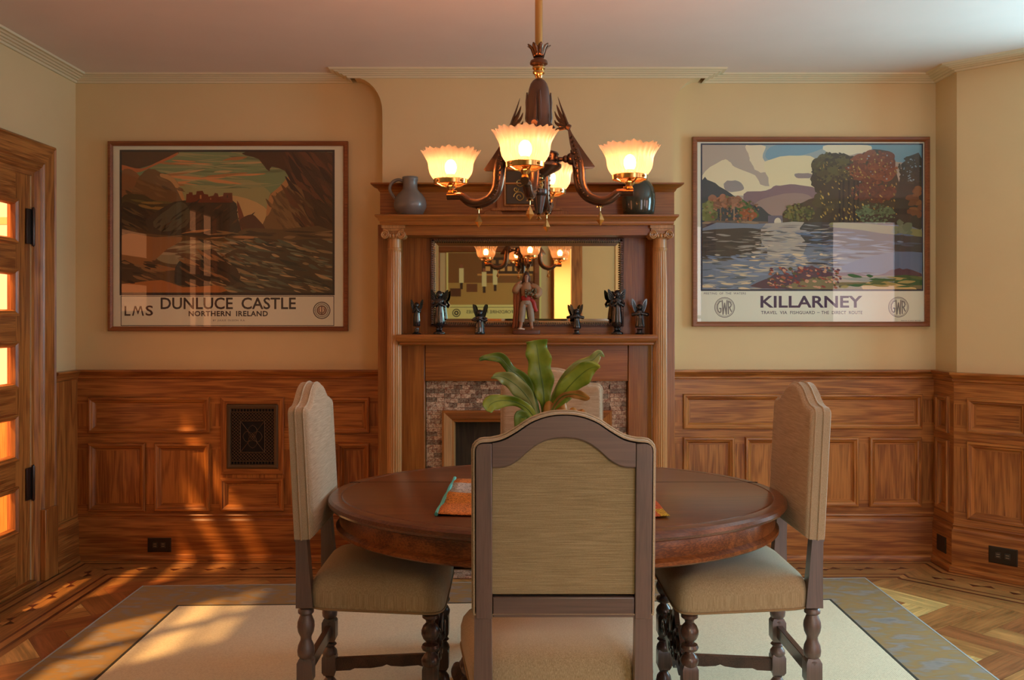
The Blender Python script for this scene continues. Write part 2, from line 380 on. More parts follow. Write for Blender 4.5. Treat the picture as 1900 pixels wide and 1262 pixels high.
# ------------------------------------------------------------------ floor: herringbone blocks and inlaid border
def vcol_wood(name):
    m, nt, b = newmat(name); L = nt.links
    at = N(nt, 'ShaderNodeAttribute'); at.attribute_name = 'tone'; uv = N(nt, 'ShaderNodeUVMap')
    q = N(nt, 'ShaderNodeMapping'); q.inputs['Scale'].default_value = (5, 90, 1); L.new(uv.outputs[0], q.inputs['Vector'])
    n = N(nt, 'ShaderNodeTexNoise'); n.inputs['Scale'].default_value = 1; n.inputs['Detail'].default_value = 5; n.inputs['Distortion'].default_value = .6; L.new(q.outputs[0], n.inputs['Vector'])
    q2 = N(nt, 'ShaderNodeMapping'); q2.inputs['Scale'].default_value = (3, 14, 1); L.new(uv.outputs[0], q2.inputs['Vector'])
    n2 = N(nt, 'ShaderNodeTexNoise'); n2.inputs['Scale'].default_value = 1; n2.inputs['Detail'].default_value = 3; L.new(q2.outputs[0], n2.inputs['Vector'])
    ad = N(nt, 'ShaderNodeMath', operation='ADD'); L.new(n.outputs['Fac'], ad.inputs[0]); L.new(n2.outputs['Fac'], ad.inputs[1])
    mr = N(nt, 'ShaderNodeMapRange'); mr.inputs[1].default_value = .7; mr.inputs[2].default_value = 1.3; mr.inputs[3].default_value = .55; mr.inputs[4].default_value = 1.3; L.new(ad.outputs[0], mr.inputs[0])
    mx = N(nt, 'ShaderNodeMix', data_type='RGBA', blend_type='MULTIPLY'); mx.inputs[0].default_value = 1; L.new(at.outputs['Color'], mx.inputs[6]); L.new(mr.outputs[0], mx.inputs[7])
    L.new(mx.outputs[2], b.inputs['Base Color']); b.inputs['Roughness'].default_value = .33; b.inputs['Coat Weight'].default_value = .2
    bp = N(nt, 'ShaderNodeBump'); bp.inputs['Strength'].default_value = .1; bp.inputs['Distance'].default_value = .002; L.new(n.outputs['Fac'], bp.inputs['Height']); L.new(bp.outputs[0], b.inputs['Normal'])
    return m
floor_m = vcol_wood('parquet')
rng = random.Random(5)
class Floor:
    def __init__(s): s.v=[]; s.f=[]; s.c=[]; s.uv=[]
    def poly(s, pts, z, col, d):
        b=len(s.v); d=Vector(d).normalized(); n=Vector((-d.y,d.x)); o=(rng.random()*7, rng.random()*7)
        for p in pts: s.v.append((p[0],p[1],z))
        s.f.append(list(range(b,b+len(pts)))); s.c.append(col); s.uv.append([(Vector(p).dot(d)+o[0], Vector(p).dot(n)+o[1]) for p in pts])
fl = Floor()
TONES = [(.78,.50,.17),(.62,.36,.11),(.46,.215,.065),(.40,.17,.05),(.34,.125,.04),(.50,.25,.075),(.42,.18,.055),(.36,.14,.045)]
Lb, Wb = .42, .14
def clip_room(p):   # keep the blocks under the walls, they are hidden there
    return XL-.1 < p[0] < 4.9 and YR-.1 < p[1] < 5.2 and p[0]+p[1] < 7.4
ca = math.cos(math.radians(-53)); sa = math.sin(math.radians(-53))
def rot(x, y): return (x*ca-y*sa+1.0, x*sa+y*ca+4.0)
K = 3   # length = K widths
for i in range(-40, 40):
    for j in range(-16, 16):
        # herringbone: steps (W,W) along the diagonal, (L,-L) across
        ox = i*Wb + j*Lb; oy = i*Wb - j*Lb
        for hor in (0, 1):
            if hor: x0, y0, x1, y1 = ox, oy, ox+Lb, oy+Wb
            else: x0, y0, x1, y1 = ox-Wb, oy+Wb-Lb+Lb-0, ox, oy+Wb+Lb
            if not hor: x0, y0, x1, y1 = ox, oy+Wb, ox+Wb, oy+Wb+Lb
            c = rot((x0+x1)/2, (y0+y1)/2)
            if not clip_room(c): continue
            e=.0006
            P=[rot(x0+e,y0+e),rot(x1-e,y0+e),rot(x1-e,y1-e),rot(x0+e,y1-e)]
            col = rng.choice(TONES); k=rng.uniform(.9,1.1)
            fl.poly(P, 0, tuple(v*k for v in col), (ca,sa) if hor else (-sa,ca))
fl.poly([(XL-.1,YR-.1),(4.9,YR-.1),(4.9,2.4),(2.4,5.2),(XL-.1,5.2)], -.001, (.08,.03,.012), (1,0))
room = [(XL, YR), (XL, YB), (XR, YB), (XR, 4.82), (4.8, 2.36), (4.8, YR)]
def offs(path, o):
    P=[Vector(p) for p in path]; out=[]
    for i in range(len(P)):
        a=P[i]-P[i-1] if i else P[1]-P[0]; b=P[i+1]-P[i] if i<len(P)-1 else P[i]-P[i-1]
        a.normalize(); b.normalize(); na,nb=Vector((a.y,-a.x)),Vector((b.y,-b.x)); mv=na+nb; mv/=mv.dot(na); out.append(P[i]+mv*o)
    return out
def strip(o0, o1, z, col, seglen=None):
    A, B = offs(room, o0), offs(room, o1)
    for i in range(len(A)-1):
        fl.poly([A[i],A[i+1],B[i+1],B[i]], z, col, A[i+1]-A[i])
BASE=(.40,.185,.055); DK=(.13,.032,.014); MIDC=(.47,.22,.065)
strip(0,.40,.0004,BASE)
for (a,b,c) in ((.0,.05,(.33,.13,.04)),(.05,.062,DK),(.062,.092,MIDC),(.092,.106,DK),(.30,.314,DK),(.314,.35,MIDC),(.35,.368,DK)): strip(a,b,.0008,c)
# bow-tie inlays along the middle of the border
A = offs(room, .205)
for i in range(len(A)-1):
    d=(A[i+1]-A[i]); Ln=d.length; 
    if Ln < .3: continue
    d.normalize(); n=Vector((d.y,-d.x)); k=int(Ln/.178)
    for j in range(k):
        c=A[i]+d*((j+.5)*Ln/k); s=.058
        for sg in (-1,1):
            P=[c, c+d*(sg*s*1.05), c+d*(sg*s*.5)-n*(sg*s*.62)]
            fl.poly(P, .0012, (.10,.022,.012), d)
        fl.poly([c-d*s*.5+n*s*.62*-1, c+d*0, c-d*s*1.05], .0011, (.55,.27,.085), d)
me=bpy.data.meshes.new('floor'); me.from_pydata(fl.v,[],fl.f); me.materials.append(floor_m)
cl=me.color_attributes.new('tone','FLOAT_COLOR','CORNER'); uvl=me.uv_layers.new(name='UVMap'); li=0
for fi,f in enumerate(fl.f):
    for k in range(len(f)):
        cl.data[li].color=(*fl.c[fi],1); uvl.data[li].uv=fl.uv[fi][k]; li+=1
me.update()
for p in me.polygons:
    if p.normal.z < 0: p.flip()
floor = bpy.data.objects.new('floor', me); COL.objects.link(floor); tag(floor, kind='structure')

# ------------------------------------------------------------------ wainscot
PAN = [(0,0),(0,.012),(.004,.018),(.012,.020),(.018,.014),(.024,.012),(.030,.004),(.036,-.004),(.042,-.004)]
CAPP = [(0,-.012),(.022,-.012),(.030,-.006),(.030,.000),(.026,.006),(.034,.016),(.044,.024),(.050,.030),(.050,.040),(.0,.040)]
BASP = [(.0,.252),(.023,.252),(.028,.244),(.023,.236),(.024,.226),(.032,.216),(.034,.205),(.034,.035),(.046,.030),(.052,.015),(.052,0),(0,0)]
def wain_T(a, b):
    """local u along the wall, v towards the room (negative y of the frame helper), z"""
    a, b = Vector(a), Vector(b); d = (b-a).normalized(); n = Vector((d.y, -d.x))
    def T(v): q = a + d*v.x - n*v.y; return Vector((q.x, q.y, v.z))
    return T
S = .02  # face of rails and stiles stands off the wall
def wainscot(n, a, b, panels, e0=0, e1=0):
    Ln = (Vector(b)-Vector(a)).length; R = empty('trim_%d' % n, (a[0], a[1], 0)); tag(R, kind='structure'); L = (a[0], a[1], 0)
    T = wain_T(a, b)
    # backing of rails and stiles as a grid around the panels
    m1 = MB(); m1.T = T
    us = sorted({-e0, Ln+e1, *[round(p[0]+.036,4) for p in panels], *[round(p[1]-.036,4) for p in panels]}); zs = sorted({.2, WZ-.01, *[round(p[2]+.036,4) for p in panels], *[round(p[3]-.036,4) for p in panels]})
    for i in range(len(us)-1):
        for k in range(len(zs)-1):
            uc, zc = (us[i]+us[i+1])/2, (zs[k]+zs[k+1])/2
            if any(p[0]+.036 < uc < p[1]-.036 and p[2]+.036 < zc < p[3]-.036 for p in panels): continue
            col_pan = any(p[2] < zc < p[3] for p in panels) or not panels
            m1.add([(us[i],-S,zs[k]),(us[i+1],-S,zs[k]),(us[i+1],-S,zs[k+1]),(us[i],-S,zs[k+1])], [(0,1,2,3)], 1 if col_pan else 0)
    m1.build('rail_and_stile', [oakX_for(a,b), oakZ], R, smooth=0, loc=L, recalc=False)
    for p in panels:
        m2 = MB(); m2.T = T; vert = (p[3]-p[2]) > (p[1]-p[0])*.9
        m2.frame(p[0], p[2], p[1], p[3], -S, PAN, True, 1, 1 if vert else 0, mh=0)
        m2.build('panel', [oakX_for(a,b), oakZ], R, smooth=25, loc=L)
def oakX_for(a, b):
    if abs(abs(a[0]-b[0])-abs(a[1]-b[1])) < .05: return oakB
    return oakY if abs(a[0]-b[0]) < abs(a[1]-b[1])*.5 else oakX
D1 = YB - S
def U(x, d=D1): return pxx(x, d) - XL
def Zy(y, d=D1): return pxz(y, d)
ML = cx-.79   # wainscot dies into the mantel
mantL, mantR = -.70, .856
lp = []
for (x0,x1,y0,y1) in ((165,390,737,803),(165,270,822,948),(288,390,822,948),(410,527,887,948),(560,686,737,803),(560,618,822,948),(627,686,822,948)):
    lp.append((U(x0), U(x1), Zy(y1), Zy(y0)))
wainscot(2, (XL, YB), (mantL-.0, YB), lp)
rp = []
offR = mantR
for (x0,x1,y0,y1) in ((1267,1710,731,796),(1267,1362,811,940),(1382,1477,811,940),(1497,1592,811,940),(1612,1709,811,940)):
    rp.append((pxx(x0,D1)-offR, pxx(x1,D1)-offR, Zy(y1), Zy(y0)))
wainscot(3, (mantR, YB), (XR, YB), rp)
# left wall beside the door casing
wainscot(4, (XL, 4.77), (XL, YB), [])
# nook and bay
wainscot(5, (XR, YB), (XR, 4.82), [(.07,.205,.72,.915),(.07,.205,.30,.68)], 0, .0085)
bayp = []
for k in range(7):
    u = .075 + k*.47
    if u+.34 < bw: bayp += [(u+.02, u+.29, .72, .90), (u+.02, u+.29, .30, .68)]
bp2 = []
for k in range(2):
    u = .06+.40*k; bp2 += [(u, u+.285, .735, .915), (u, u+.285, .285, .69)]
wainscot(6, BAY0, BAY0+dd*.48, bp2[:2], .0085)
# continuous caps and skirtings
capL = [(XL,4.77),(XL,YB),(mantL,YB)]; capR = [(mantR,YB),(XR,YB),(XR,4.82),tuple(BAY0+dd*.48)]
def cap(n, path, segm):
    m1 = MB(); m1.run(path, [(o, WZ-.035+z) for (o,z) in CAPP], segm=segm); tag(m1.build('trim_%d'%n, [oakX,oakY,oakB], smooth=25), kind='structure')
cap(7, capL, [1,0]); cap(8, capR, [0,1,2])
m1 = MB(); m1.run(capL, BASP, segm=[1,0]); tag(m1.build('baseboard_left', [oakX,oakY], smooth=25), kind='structure')
m1 = MB(); m1.run([(mantR,YB),(XR,YB),(XR,4.82),(4.8,2.36),(4.8,YR)], BASP, segm=[0,1,2,1]); tag(m1.build('baseboard_right', [oakX,oakY,oakB], smooth=25), kind='structure')
m1 = MB(); m1.run([(XL, YR), (XL, DOOR_Y0-.16)], BASP); m1.run([(.30,YR),(XL,YR)], BASP); m1.run([(4.8,YR),(2.3,YR)], BASP); tag(m1.build('baseboard_rear', oakX, smooth=25), kind='structure')
# wainscot continues out of sight on the left wall towards the camera
wainscot(9, (XL, YR), (XL, DOOR_Y0-.16), [(.1+i*.62, .1+i*.62+.52, .30, .92) for i in range(6)])
m1 = MB(); m1.run([(XL, YR), (XL, DOOR_Y0-.16)], [(o, WZ-.035+z) for (o,z) in CAPP]); tag(m1.build('trim_10', oakY, smooth=25), kind='structure')

# ------------------------------------------------------------------ glazed door in the left wall
D = empty('door_1', (XL, (DOOR_Y0+DOOR_Y1)/2, 0)); tag(D, kind='structure'); DL = D.location.copy()
def TD(v): return Vector((XL - v.y, v.x, v.z))     # u = world y, v towards the room
cas = MB(); cas.T = TD
cas.frame(DOOR_Y0-.175, -.3, DOOR_Y1+.175, DOOR_Z+.145, 0, [(0,0),(0,.038),(.010,.046),(.020,.040),(.030,.040),(.10,.032),(.108,.026),(.118,.030),(.128,.024),(.140,.020),(.150,.004),(.172,.0),(.175,-.1)], False, 0, mh=1)
for v in cas.v: v.z = max(v.z, 0)
cas.build('casing', [oakZ, oakY], D, loc=DL, smooth=20)
pb = MB(); pb.T = TD
for y0 in (DOOR_Y0-.175, DOOR_Y1+.045): pb.box(y0, -.052, 0, y0+.13, 0, .36)
pb.build('plinth_block', oakZ, D, loc=DL, bevel=.004)
th = MB(); th.T = TD; th.box(DOOR_Y0, -.03, 0, DOOR_Y1, .1, .02); th.build('threshold', oakY, D, loc=DL, bevel=.004)
lf = MB(); lf.T = TD
PY0, PY1 = DOOR_Y0+.135, DOOR_Y1-.135
panes = [(1.700,1.905),(1.349,1.565),(.992,1.212),(.641,.857),(.288,.505)]
def slab(y0,z0,y1,z1,mi): lf.box(y0, .004, z0, y1, .045, z1, mi)
slab(DOOR_Y0+.003, .012, PY0, DOOR_Z-.004, 0); slab(PY1, .012, DOOR_Y1-.003, DOOR_Z-.004, 0)
zz = [DOOR_Z-.004] + [v for p in panes for v in (p[1], p[0])] + [.012]
for k in range(0, len(zz), 2): slab(PY0, zz[k+1], PY1, zz[k], 1)
leaf = lf.build('leaf', [oakZ, oakY], D, loc=DL)
for (z0, z1) in panes:
    s_ = MB(); s_.T = TD
    s_.frame(PY0-.006, z0-.006, PY1+.006, z1+.006, -.004, [(0,-.002),(0,.008),(.008,.009),(.014,.004),(.022,.000),(.028,-.012),(.030,-.02)], False, 0, mh=1)
    s_.build('glazing_bead', [oakZ, oakY], D, loc=DL, smooth=25)
    g_ = MB(); g_.T = TD; g_.add([(PY0,.022,z0),(PY1,.022,z0),(PY1,.022,z1),(PY0,.022,z1)], [(0,1,2,3)]); g_.build('pane', pane_m, D, loc=DL, smooth=0)
for z in (.44, 1.87-.12):
    h_ = MB(); h_.T = TD
    z0, z1 = (.45,.60) if z < 1 else (1.69,1.90)
    z0, z1 = (.425,.585) if z < 1 else (1.70,1.875)
    h_.box(DOOR_Y1-.05, -.007, z0, DOOR_Y1+.03, .0, z1)
    h_.lathe([(.001,z0-.012),(.006,z0-.008),(.008,z0),(.008,z1),(.006,z1+.008),(.001,z1+.012)], (DOOR_Y1, -.012, 0), 10)
    h_.build('hinge', darkbronze, D, loc=DL, bevel=.001)
kn = MB(); kn.T = TD; kn.box(DOOR_Y0+.045, -.004, .95, DOOR_Y0+.09, .006, 1.12); kn.ball((DOOR_Y0+.067, -.05, 1.03), .026); kn.tube([(DOOR_Y0+.067,0,1.03),(DOOR_Y0+.067,-.05,1.03)], .009)
kn.build('door_knob', brass, D, loc=DL)

# sunny entrance porch behind the door
PW = wood('porch_boards', (.72,.36,.10), (.45,.18,.04), 'Z', fig=.4)
m1 = MB()
X = -4.6
while X < -2.53:
    m1.box(X, 5.28, -.02, min(X+.095,-2.52), 5.34, .83); X += .1
m1.box(-4.6, 5.26, .79, -2.52, 5.36, .85); 
po = m1.build('wall_porch', PW, smooth=0, bevel=.003); tag(po, kind='structure')
m1 = MB(); m1.box(-5.5, 2.6, -.06, -2.511, 6, -.0); tag(m1.build('floor_porch', plain('porch_floor',(.40,.28,.16),.7), smooth=0), kind='structure')
W5 = empty('window_5', (-3.4, 5.3, .85)); tag(W5, kind='structure')
fr = MB(); 
for xx in (-4.5, -3.7, -2.91): fr.box(xx, 5.28, .85, xx+.045, 5.33, 2.5)
for z in (1.87, 2.45): fr.box(-4.5, 5.28, z, -2.866, 5.33, z+.04)
fr.build('window_frame', plain('porch_paint',(.80,.62,.36),.6), W5, loc=W5.location)
# hallway seen only in the mirror
m1 = MB(); m1.box(-1.4, -2.2, 0, 1.7, -2.1, 2.6); m1.box(-1.4,-2.1,2.5,1.7,-.41,2.6); m1.box(-1.5,-2.1,0,-1.4,-.41,2.6); m1.box(1.7,-2.1,0,1.8,-.41,2.6); m1.box(-1.4,-2.1,-.05,1.7,-.41,0)
tag(m1.build('wall_hall', wall_m, smooth=0), kind='structure')
D2 = empty('door_2', (.55, YR, 0)); tag(D2, kind='structure')
m1 = MB(); m1.T = lambda v: Vector((.555 - v.x, YR - v.y*-1, v.z))
m1.box(.095,-.0,0,.10,.1,2.1); m1.box(-.215,0,0,-.095,.03,2.2); m1.box(.095,0,0,.13,.03,2.2); m1.box(-.215,0,2.1,.13,.03,2.22)
m1.build('casing', oakZ, D2, loc=D2.location, bevel=.004)

# ------------------------------------------------------------------ rug
def rug_mat(name, field):
    m, nt, b = newmat(name); L = nt.links; tc = N(nt, 'ShaderNodeTexCoord')
    if field:
        q = N(nt,'ShaderNodeMapping'); q.inputs['Rotation'].default_value=(0,0,math.radians(38)); L.new(tc.outputs['Object'], q.inputs['Vector'])
        wv = N(nt,'ShaderNodeTexWave'); wv.inputs['Scale'].default_value=55; wv.inputs['Distortion'].default_value=1.2; wv.inputs['Detail'].default_value=1; L.new(q.outputs[0], wv.inputs['Vector'])
        n = N(nt,'ShaderNodeTexNoise'); n.inputs['Scale'].default_value=140; n.inputs['Detail'].default_value=3; L.new(tc.outputs['Object'], n.inputs['Vector'])
        mm = N(nt,'ShaderNodeMath',operation='MULTIPLY_ADD'); mm.inputs[1].default_value=.5; L.new(wv.outputs['Fac'], mm.inputs[0]); L.new(n.outputs['Fac'], mm.inputs[2])
        r = ramp(nt, [(.35,(.62,.53,.34)),(.75,(.88,.80,.57))]); L.new(mm.outputs[0], r.inputs[0])
    else:
        q = N(nt,'ShaderNodeMapping'); q.inputs['Scale'].default_value=(3.2,5.5,1); q.inputs['Rotation'].default_value=(0,0,.7); L.new(tc.outputs['Object'], q.inputs['Vector'])
        vo = N(nt,'ShaderNodeTexNoise'); vo.inputs['Scale'].default_value=2.3; vo.inputs['Detail'].default_value=2; vo.inputs['Distortion'].default_value=.2; L.new(q.outputs[0], vo.inputs['Vector'])
        q2 = N(nt,'ShaderNodeMapping'); q2.inputs['Scale'].default_value=(20,120,1); L.new(tc.outputs['Object'], q2.inputs['Vector'])
        n = N(nt,'ShaderNodeTexNoise'); n.inputs['Scale'].default_value=1; n.inputs['Detail'].default_value=4; L.new(q2.outputs[0], n.inputs['Vector'])
        mm = N(nt,'ShaderNodeMath',operation='MULTIPLY_ADD'); mm.inputs[1].default_value=.3; L.new(n.outputs['Fac'], mm.inputs[0]); L.new(vo.outputs['Fac'], mm.inputs[2])
        r = ramp(nt, [(.40,(.22,.20,.18)),(.50,(.31,.27,.23)),(.58,(.30,.22,.13)),(.66,(.36,.22,.07)),(.75,(.32,.235,.13)),(.86,(.27,.25,.22))]); L.new(mm.outputs[0], r.inputs[0])
    L.new(r.outputs[0], b.inputs['Base Color']); b.inputs['Roughness'].default_value=.95
    bp = N(nt,'ShaderNodeBump'); bp.inputs['Strength'].default_value=.5; bp.inputs['Distance'].default_value=.002; L.new(mm.outputs[0], bp.inputs['Height']); L.new(bp.outputs[0], b.inputs['Normal'])
    return m
R = empty('area_rug', (0, 2.8, 0)); tag(R, 'large beige woven rug with a mottled grey gold fabric border under the table', 'rug')
O = [(-1.80,1.0),(1.755,1.0),(1.79,4.655),(-1.817,4.515)]; I = [(-1.50,1.3),(1.46,1.3),(1.488,4.295),(-1.53,4.205)]
def grow(P, e):
    c=Vector((sum(p[0] for p in P)/4, sum(p[1] for p in P)/4)); return [(p[0]+math.copysign(e,p[0]-c.x), p[1]+math.copysign(e,p[1]-c.y)) for p in P]
RL=(0,2.8,0)
m1=MB(); m1.prism(I,.002,.010,'xy'); m1.build('field', rug_mat('rug_field',True), R, smooth=0, loc=RL)
m1=MB(); m1.ring_prism(O, grow(I,.012), .002,.009,'xy'); m1.build('border', rug_mat('rug_border',False), R, smooth=0, loc=RL)
m1=MB(); m1.ring_prism(grow(I,.012), grow(I,-.002), .002,.0105,'xy'); tag(m1.build('inner_binding', plain('binding_dark',(.05,.045,.03),.9), R, smooth=0, loc=RL), 'dark thin binding')
m1=MB(); m1.ring_prism(grow(O,.008), O, .001,.010,'xy'); m1.build('outer_binding', plain('binding_grey',(.42,.44,.42),.9), R, smooth=0, loc=RL)
# ------------------------------------------------------------------ fireplace with overmantel
M = empty('fireplace_mantel', (.077, 4.8, 0)); tag(M, 'tall oak fireplace surround with overmantel mirror, columns, shelves and a mosaic tile surround', 'fireplace'); ML_ = M.location.copy()
xl, xr = -.703, .853
def part(mb, name, mat, parent=M, label=None, **k):
    o = mb.build(name, mat, parent, loc=ML_, **k)
    if label: o['label'] = label
    return o
# cheeks and back boards
zt = 1.82
for (a,b) in ((xl,-.58),(.735,xr)):
    m1 = MB(); m1.box(a, 4.80, 0, b, 4.95, zt); part(m1, 'side_panel', manZ, bevel=.003)
zs_top, zs_bot = 1.246, 1.19
MX0, MX1, MZ0, MZ1 = pxx(803,4.87), pxx(1153,4.87), pxz(602,4.87), pxz(446,4.87)
m1 = MB(); m1.box(-.58, 4.875, zs_bot, MX0, 4.95, zt); m1.box(MX1, 4.875, zs_bot, .735, 4.95, zt)
m1.box(MX0, 4.875, zs_bot, MX1, 4.95, MZ0, 1); m1.box(MX0, 4.875, MZ1, MX1, 4.95, zt, 1)
part(m1, 'back_panel', [manZ, manX], smooth=0)
# mirror with bevelled edge and beaded frame
m1 = MB(); m1.frame(MX0, MZ0, MX1, MZ1, 4.885, [(.004,.0),(.030,.004)], True)
mir = part(m1, 'mirror', mirror_m, smooth=0, label='bevelled mirror')
m1 = MB(); m1.frame(MX0-.012, MZ0-.012, MX1+.012, MZ1+.012, 4.875, [(0,-.01),(0,.012),(.006,.014),(.012,.010),(.016,-.01)], False)
n_ = int((MX1-MX0)/.012)
for i in range(n_+1):
    x = MX0 + (MX1-MX0)*i/n_
    for z in (MZ0-.002, MZ1+.002): m1.box(x-.004, 4.857, z-.006, x+.004, 4.872, z+.006)
n_ = int((MZ1-MZ0)/.012)
for i in range(n_+1):
    z = MZ0 + (MZ1-MZ0)*i/n_
    for x in (MX0-.002, MX1+.002): m1.box(x-.006, 4.857, z-.004, x+.006, 4.872, z+.004)
part(m1, 'mirror_frame', wood('mirror_frame_oak', (.16,.055,.018), (.07,.02,.008), 'X'), parent=M)
# shelves
m1 = MB(); x0, x1 = pxx(742,4.66)+.004, pxx(1213,4.66)-.004
m1.run([(x0, 4.875),(x0,4.69),(x1,4.69),(x1,4.875)], [(0,zs_bot),(.008,zs_bot+.006),(.008,zs_bot+.014),(.014,zs_bot+.018),(.022,zs_bot+.026),(.026,zs_bot+.034),(.026,zs_bot+.050),(.022,zs_top),(0,zs_top)])
m1.box(x0-.0, 4.69, zs_bot, x1+.0, 4.875, zs_top)
part(m1, 'mantel_shelf', manX)
m1 = MB(); x0, x1 = pxx(706,4.66), pxx(1249,4.66)
UZ = 1.856
m1.run([(x0, 4.86),(x0,4.66),(x1,4.66),(x1,4.86)], [(0,UZ-.052),(.004,UZ-.044),(.004,UZ-.034),(.010,UZ-.030),(.014,UZ-.020),(.022,UZ-.014),(.026,UZ-.010),(.026,UZ-.002),(.022,UZ),(0,UZ)])
m1.box(x0, 4.66, UZ-.052, x1, 4.90, UZ)
m1.box(x0+.02, 4.70, UZ-.10, x1-.02, 4.90, UZ-.052)
part(m1, 'upper_shelf', manX)
# top board and cornice
m1 = MB(); m1.box(-.697, 4.84, UZ, .857, 4.93, 2.012); part(m1, 'frieze_board', manX, smooth=0)
m1 = MB(); m1.run([(-.697,4.93),(-.697,4.84),(.857,4.84),(.857,4.93)], [(0,1.995),(.006,2.0),(.012,2.012),(.030,2.026),(.044,2.032),(.044,2.040),(0,2.040)])
m1.box(-.697,4.84,2.012,.857,4.93,2.04); part(m1, 'cornice', manX)
# centre tablet with gilded scrollwork
tx0, tx1 = pxx(922,4.80), pxx(1032,4.80)
m1 = MB(); m1.box(tx0, 4.81, 1.89, tx1, 4.84, 2.13); m1.box(tx0-.03, 4.79, 1.892, tx1+.03, 4.84, 1.906); m1.box(tx0-.012,4.795,2.12,tx1+.012,4.84,2.14)
m1.frame(tx0+.035, 1.915, tx1-.035, 2.115, 4.81, [(0,0),(0,.012),(.008,.014),(.014,.004),(.016,-.002)], False)
for sg, x in ((-1, tx0-.03), (1, tx1+.03)):
    c = smooth_closed([(x+sg*.03, 1.862),(x+sg*.035,1.885),(x+sg*.01,1.893),(x-sg*.05,1.893),(x-sg*.05,1.86)],4); m1.prism(c, 4.80, 4.84, 'xz')
tb = part(m1, 'centre_tablet', manZ, bevel=.002)
m1 = MB(); m1.box(tx0+.05, 4.803, 1.93, tx1-.05, 4.811, 2.10); o = part(m1, 'inset_panel', plain('inset_dark',(.045,.025,.008),.4), tb); 
m1 = MB(); gx = (tx0+tx1)/2
for sg in (-1,1):
    for (ccx, ccz, r0, turns, st) in ((.042,1.965,.030,1.5,0),(.040,2.04,.026,1.4,2.2),(.022,2.075,.016,1.3,1),(.060,2.005,.014,1.2,3)):
        P=[]
        for k in range(28):
            t=k/27; a=st+t*turns*2*math.pi; r=r0*(1-.8*t); P.append((gx+sg*(ccx+r*math.cos(a)-.004), 4.800, ccz+r*math.sin(a)))
        m1.tube(P, .0028, 5)
m1.ball((gx,4.80,2.0),.012); o = part(m1, 'gilt_scrollwork', plain('gilt',(.50,.33,.09),.35,.8), tb)
# columns
for cxx in (pxx(731.5,4.72), pxx(1224.5,4.72)):
    c = MB(); c.box(cxx-.055, 4.665, 0, cxx+.055, 4.79, .12); c.box(cxx-.048,4.672,.12,cxx+.048,4.78,.135)
    fl_ = lambda a,k,n: (1-.085*abs(math.sin(a*10))**.6) if 5 < k < n-5 else 1
    prof=[(.048,.135),(.052,.145),(.048,.16),(.042,.165),(.045,.175),(.040,.185),(.0375,.20),(.0375,.22),(.038,.8),(.036,1.5),(.0345,1.665),(.0345,1.675),(.037,1.68),(.038,1.688),(.035,1.692),(.034,1.735)]
    c.lathe(prof, (cxx, 4.725, 0), 60, rf=fl_)
    co = part(c, 'column', colZ, smooth=25)
    m1 = MB(); m1.box(cxx-.058,4.668,1.789,cxx+.058,4.785,1.804); m1.box(cxx-.052,4.676,1.776,cxx+.052,4.78,1.789)
    m1.lathe([(.034,1.735),(.040,1.745),(.042,1.757),(.038,1.765),(.040,1.776)], (cxx,4.725,0), 24)
    m1.box(cxx-.045,4.685,1.758,cxx+.045,4.77,1.776)
    for sg in (-1,1):
        P=[]
        for k in range(30):
            t=k/29; a=math.pi/2-sg*0+t*2.1*2*math.pi; r=.022*(1-.78*t); P.append((cxx+sg*(.043+r*math.cos(a)), 4.676, 1.757+r*math.sin(a)))
        m1.tube(P, .0045, 6)
        m1.prism([(cxx+sg*.043+.021*math.cos(a), 1.757+.021*math.sin(a)) for a in [k*math.pi/8 for k in range(16)]], 4.68, 4.77, 'xz')
    for k in range(-1,2): m1.ball((cxx+k*.017,4.680,1.752),.009,sz=1.3)
    part(m1, 'capital', colZ, co, smooth=30)
# lower frieze and surround
FX0, FX1 = pxx(789,4.80), pxx(1165,4.80)
m1 = MB(); m1.box(FX0, 4.80, 1.0, FX1, 4.95, zs_bot); m1.box(FX0,4.794,1.0,FX1,4.80,1.008)
part(m1, 'frieze_panel', manX, bevel=.003)
for (a,b) in ((-.58,FX0-.003),(FX1+.003,.735)):
    m1=MB(); m1.box(a,4.80,0,b,4.95,zs_bot); part(m1, 'pilaster', manZ, bevel=.003)
# mosaic tile surround, brick by brick inside one mesh
def tile_mat():
    m, nt, b = newmat('mosaic_tile'); L = nt.links; tc = N(nt,'ShaderNodeTexCoord')
    at = N(nt,'ShaderNodeAttribute'); at.attribute_name='tone'
    n = N(nt,'ShaderNodeTexNoise'); n.inputs['Scale'].default_value=75; n.inputs['Detail'].default_value=4; n.inputs['Distortion'].default_value=1.5; L.new(tc.outputs['Object'], n.inputs['Vector'])
    r = ramp(nt, [(.38,(.30,.13,.08)),(.48,(.52,.35,.25)),(.60,(.72,.60,.47))]); L.new(n.outputs['Fac'], r.inputs[0])
    mx = N(nt,'ShaderNodeMix',data_type='RGBA',blend_type='MULTIPLY'); mx.inputs[0].default_value=1; L.new(r.outputs[0], mx.inputs[6]); L.new(at.outputs['Color'], mx.inputs[7]); L.new(mx.outputs[2], b.inputs['Base Color'])
    b.inputs['Roughness'].default_value=.35; return m
tile_m = tile_mat()
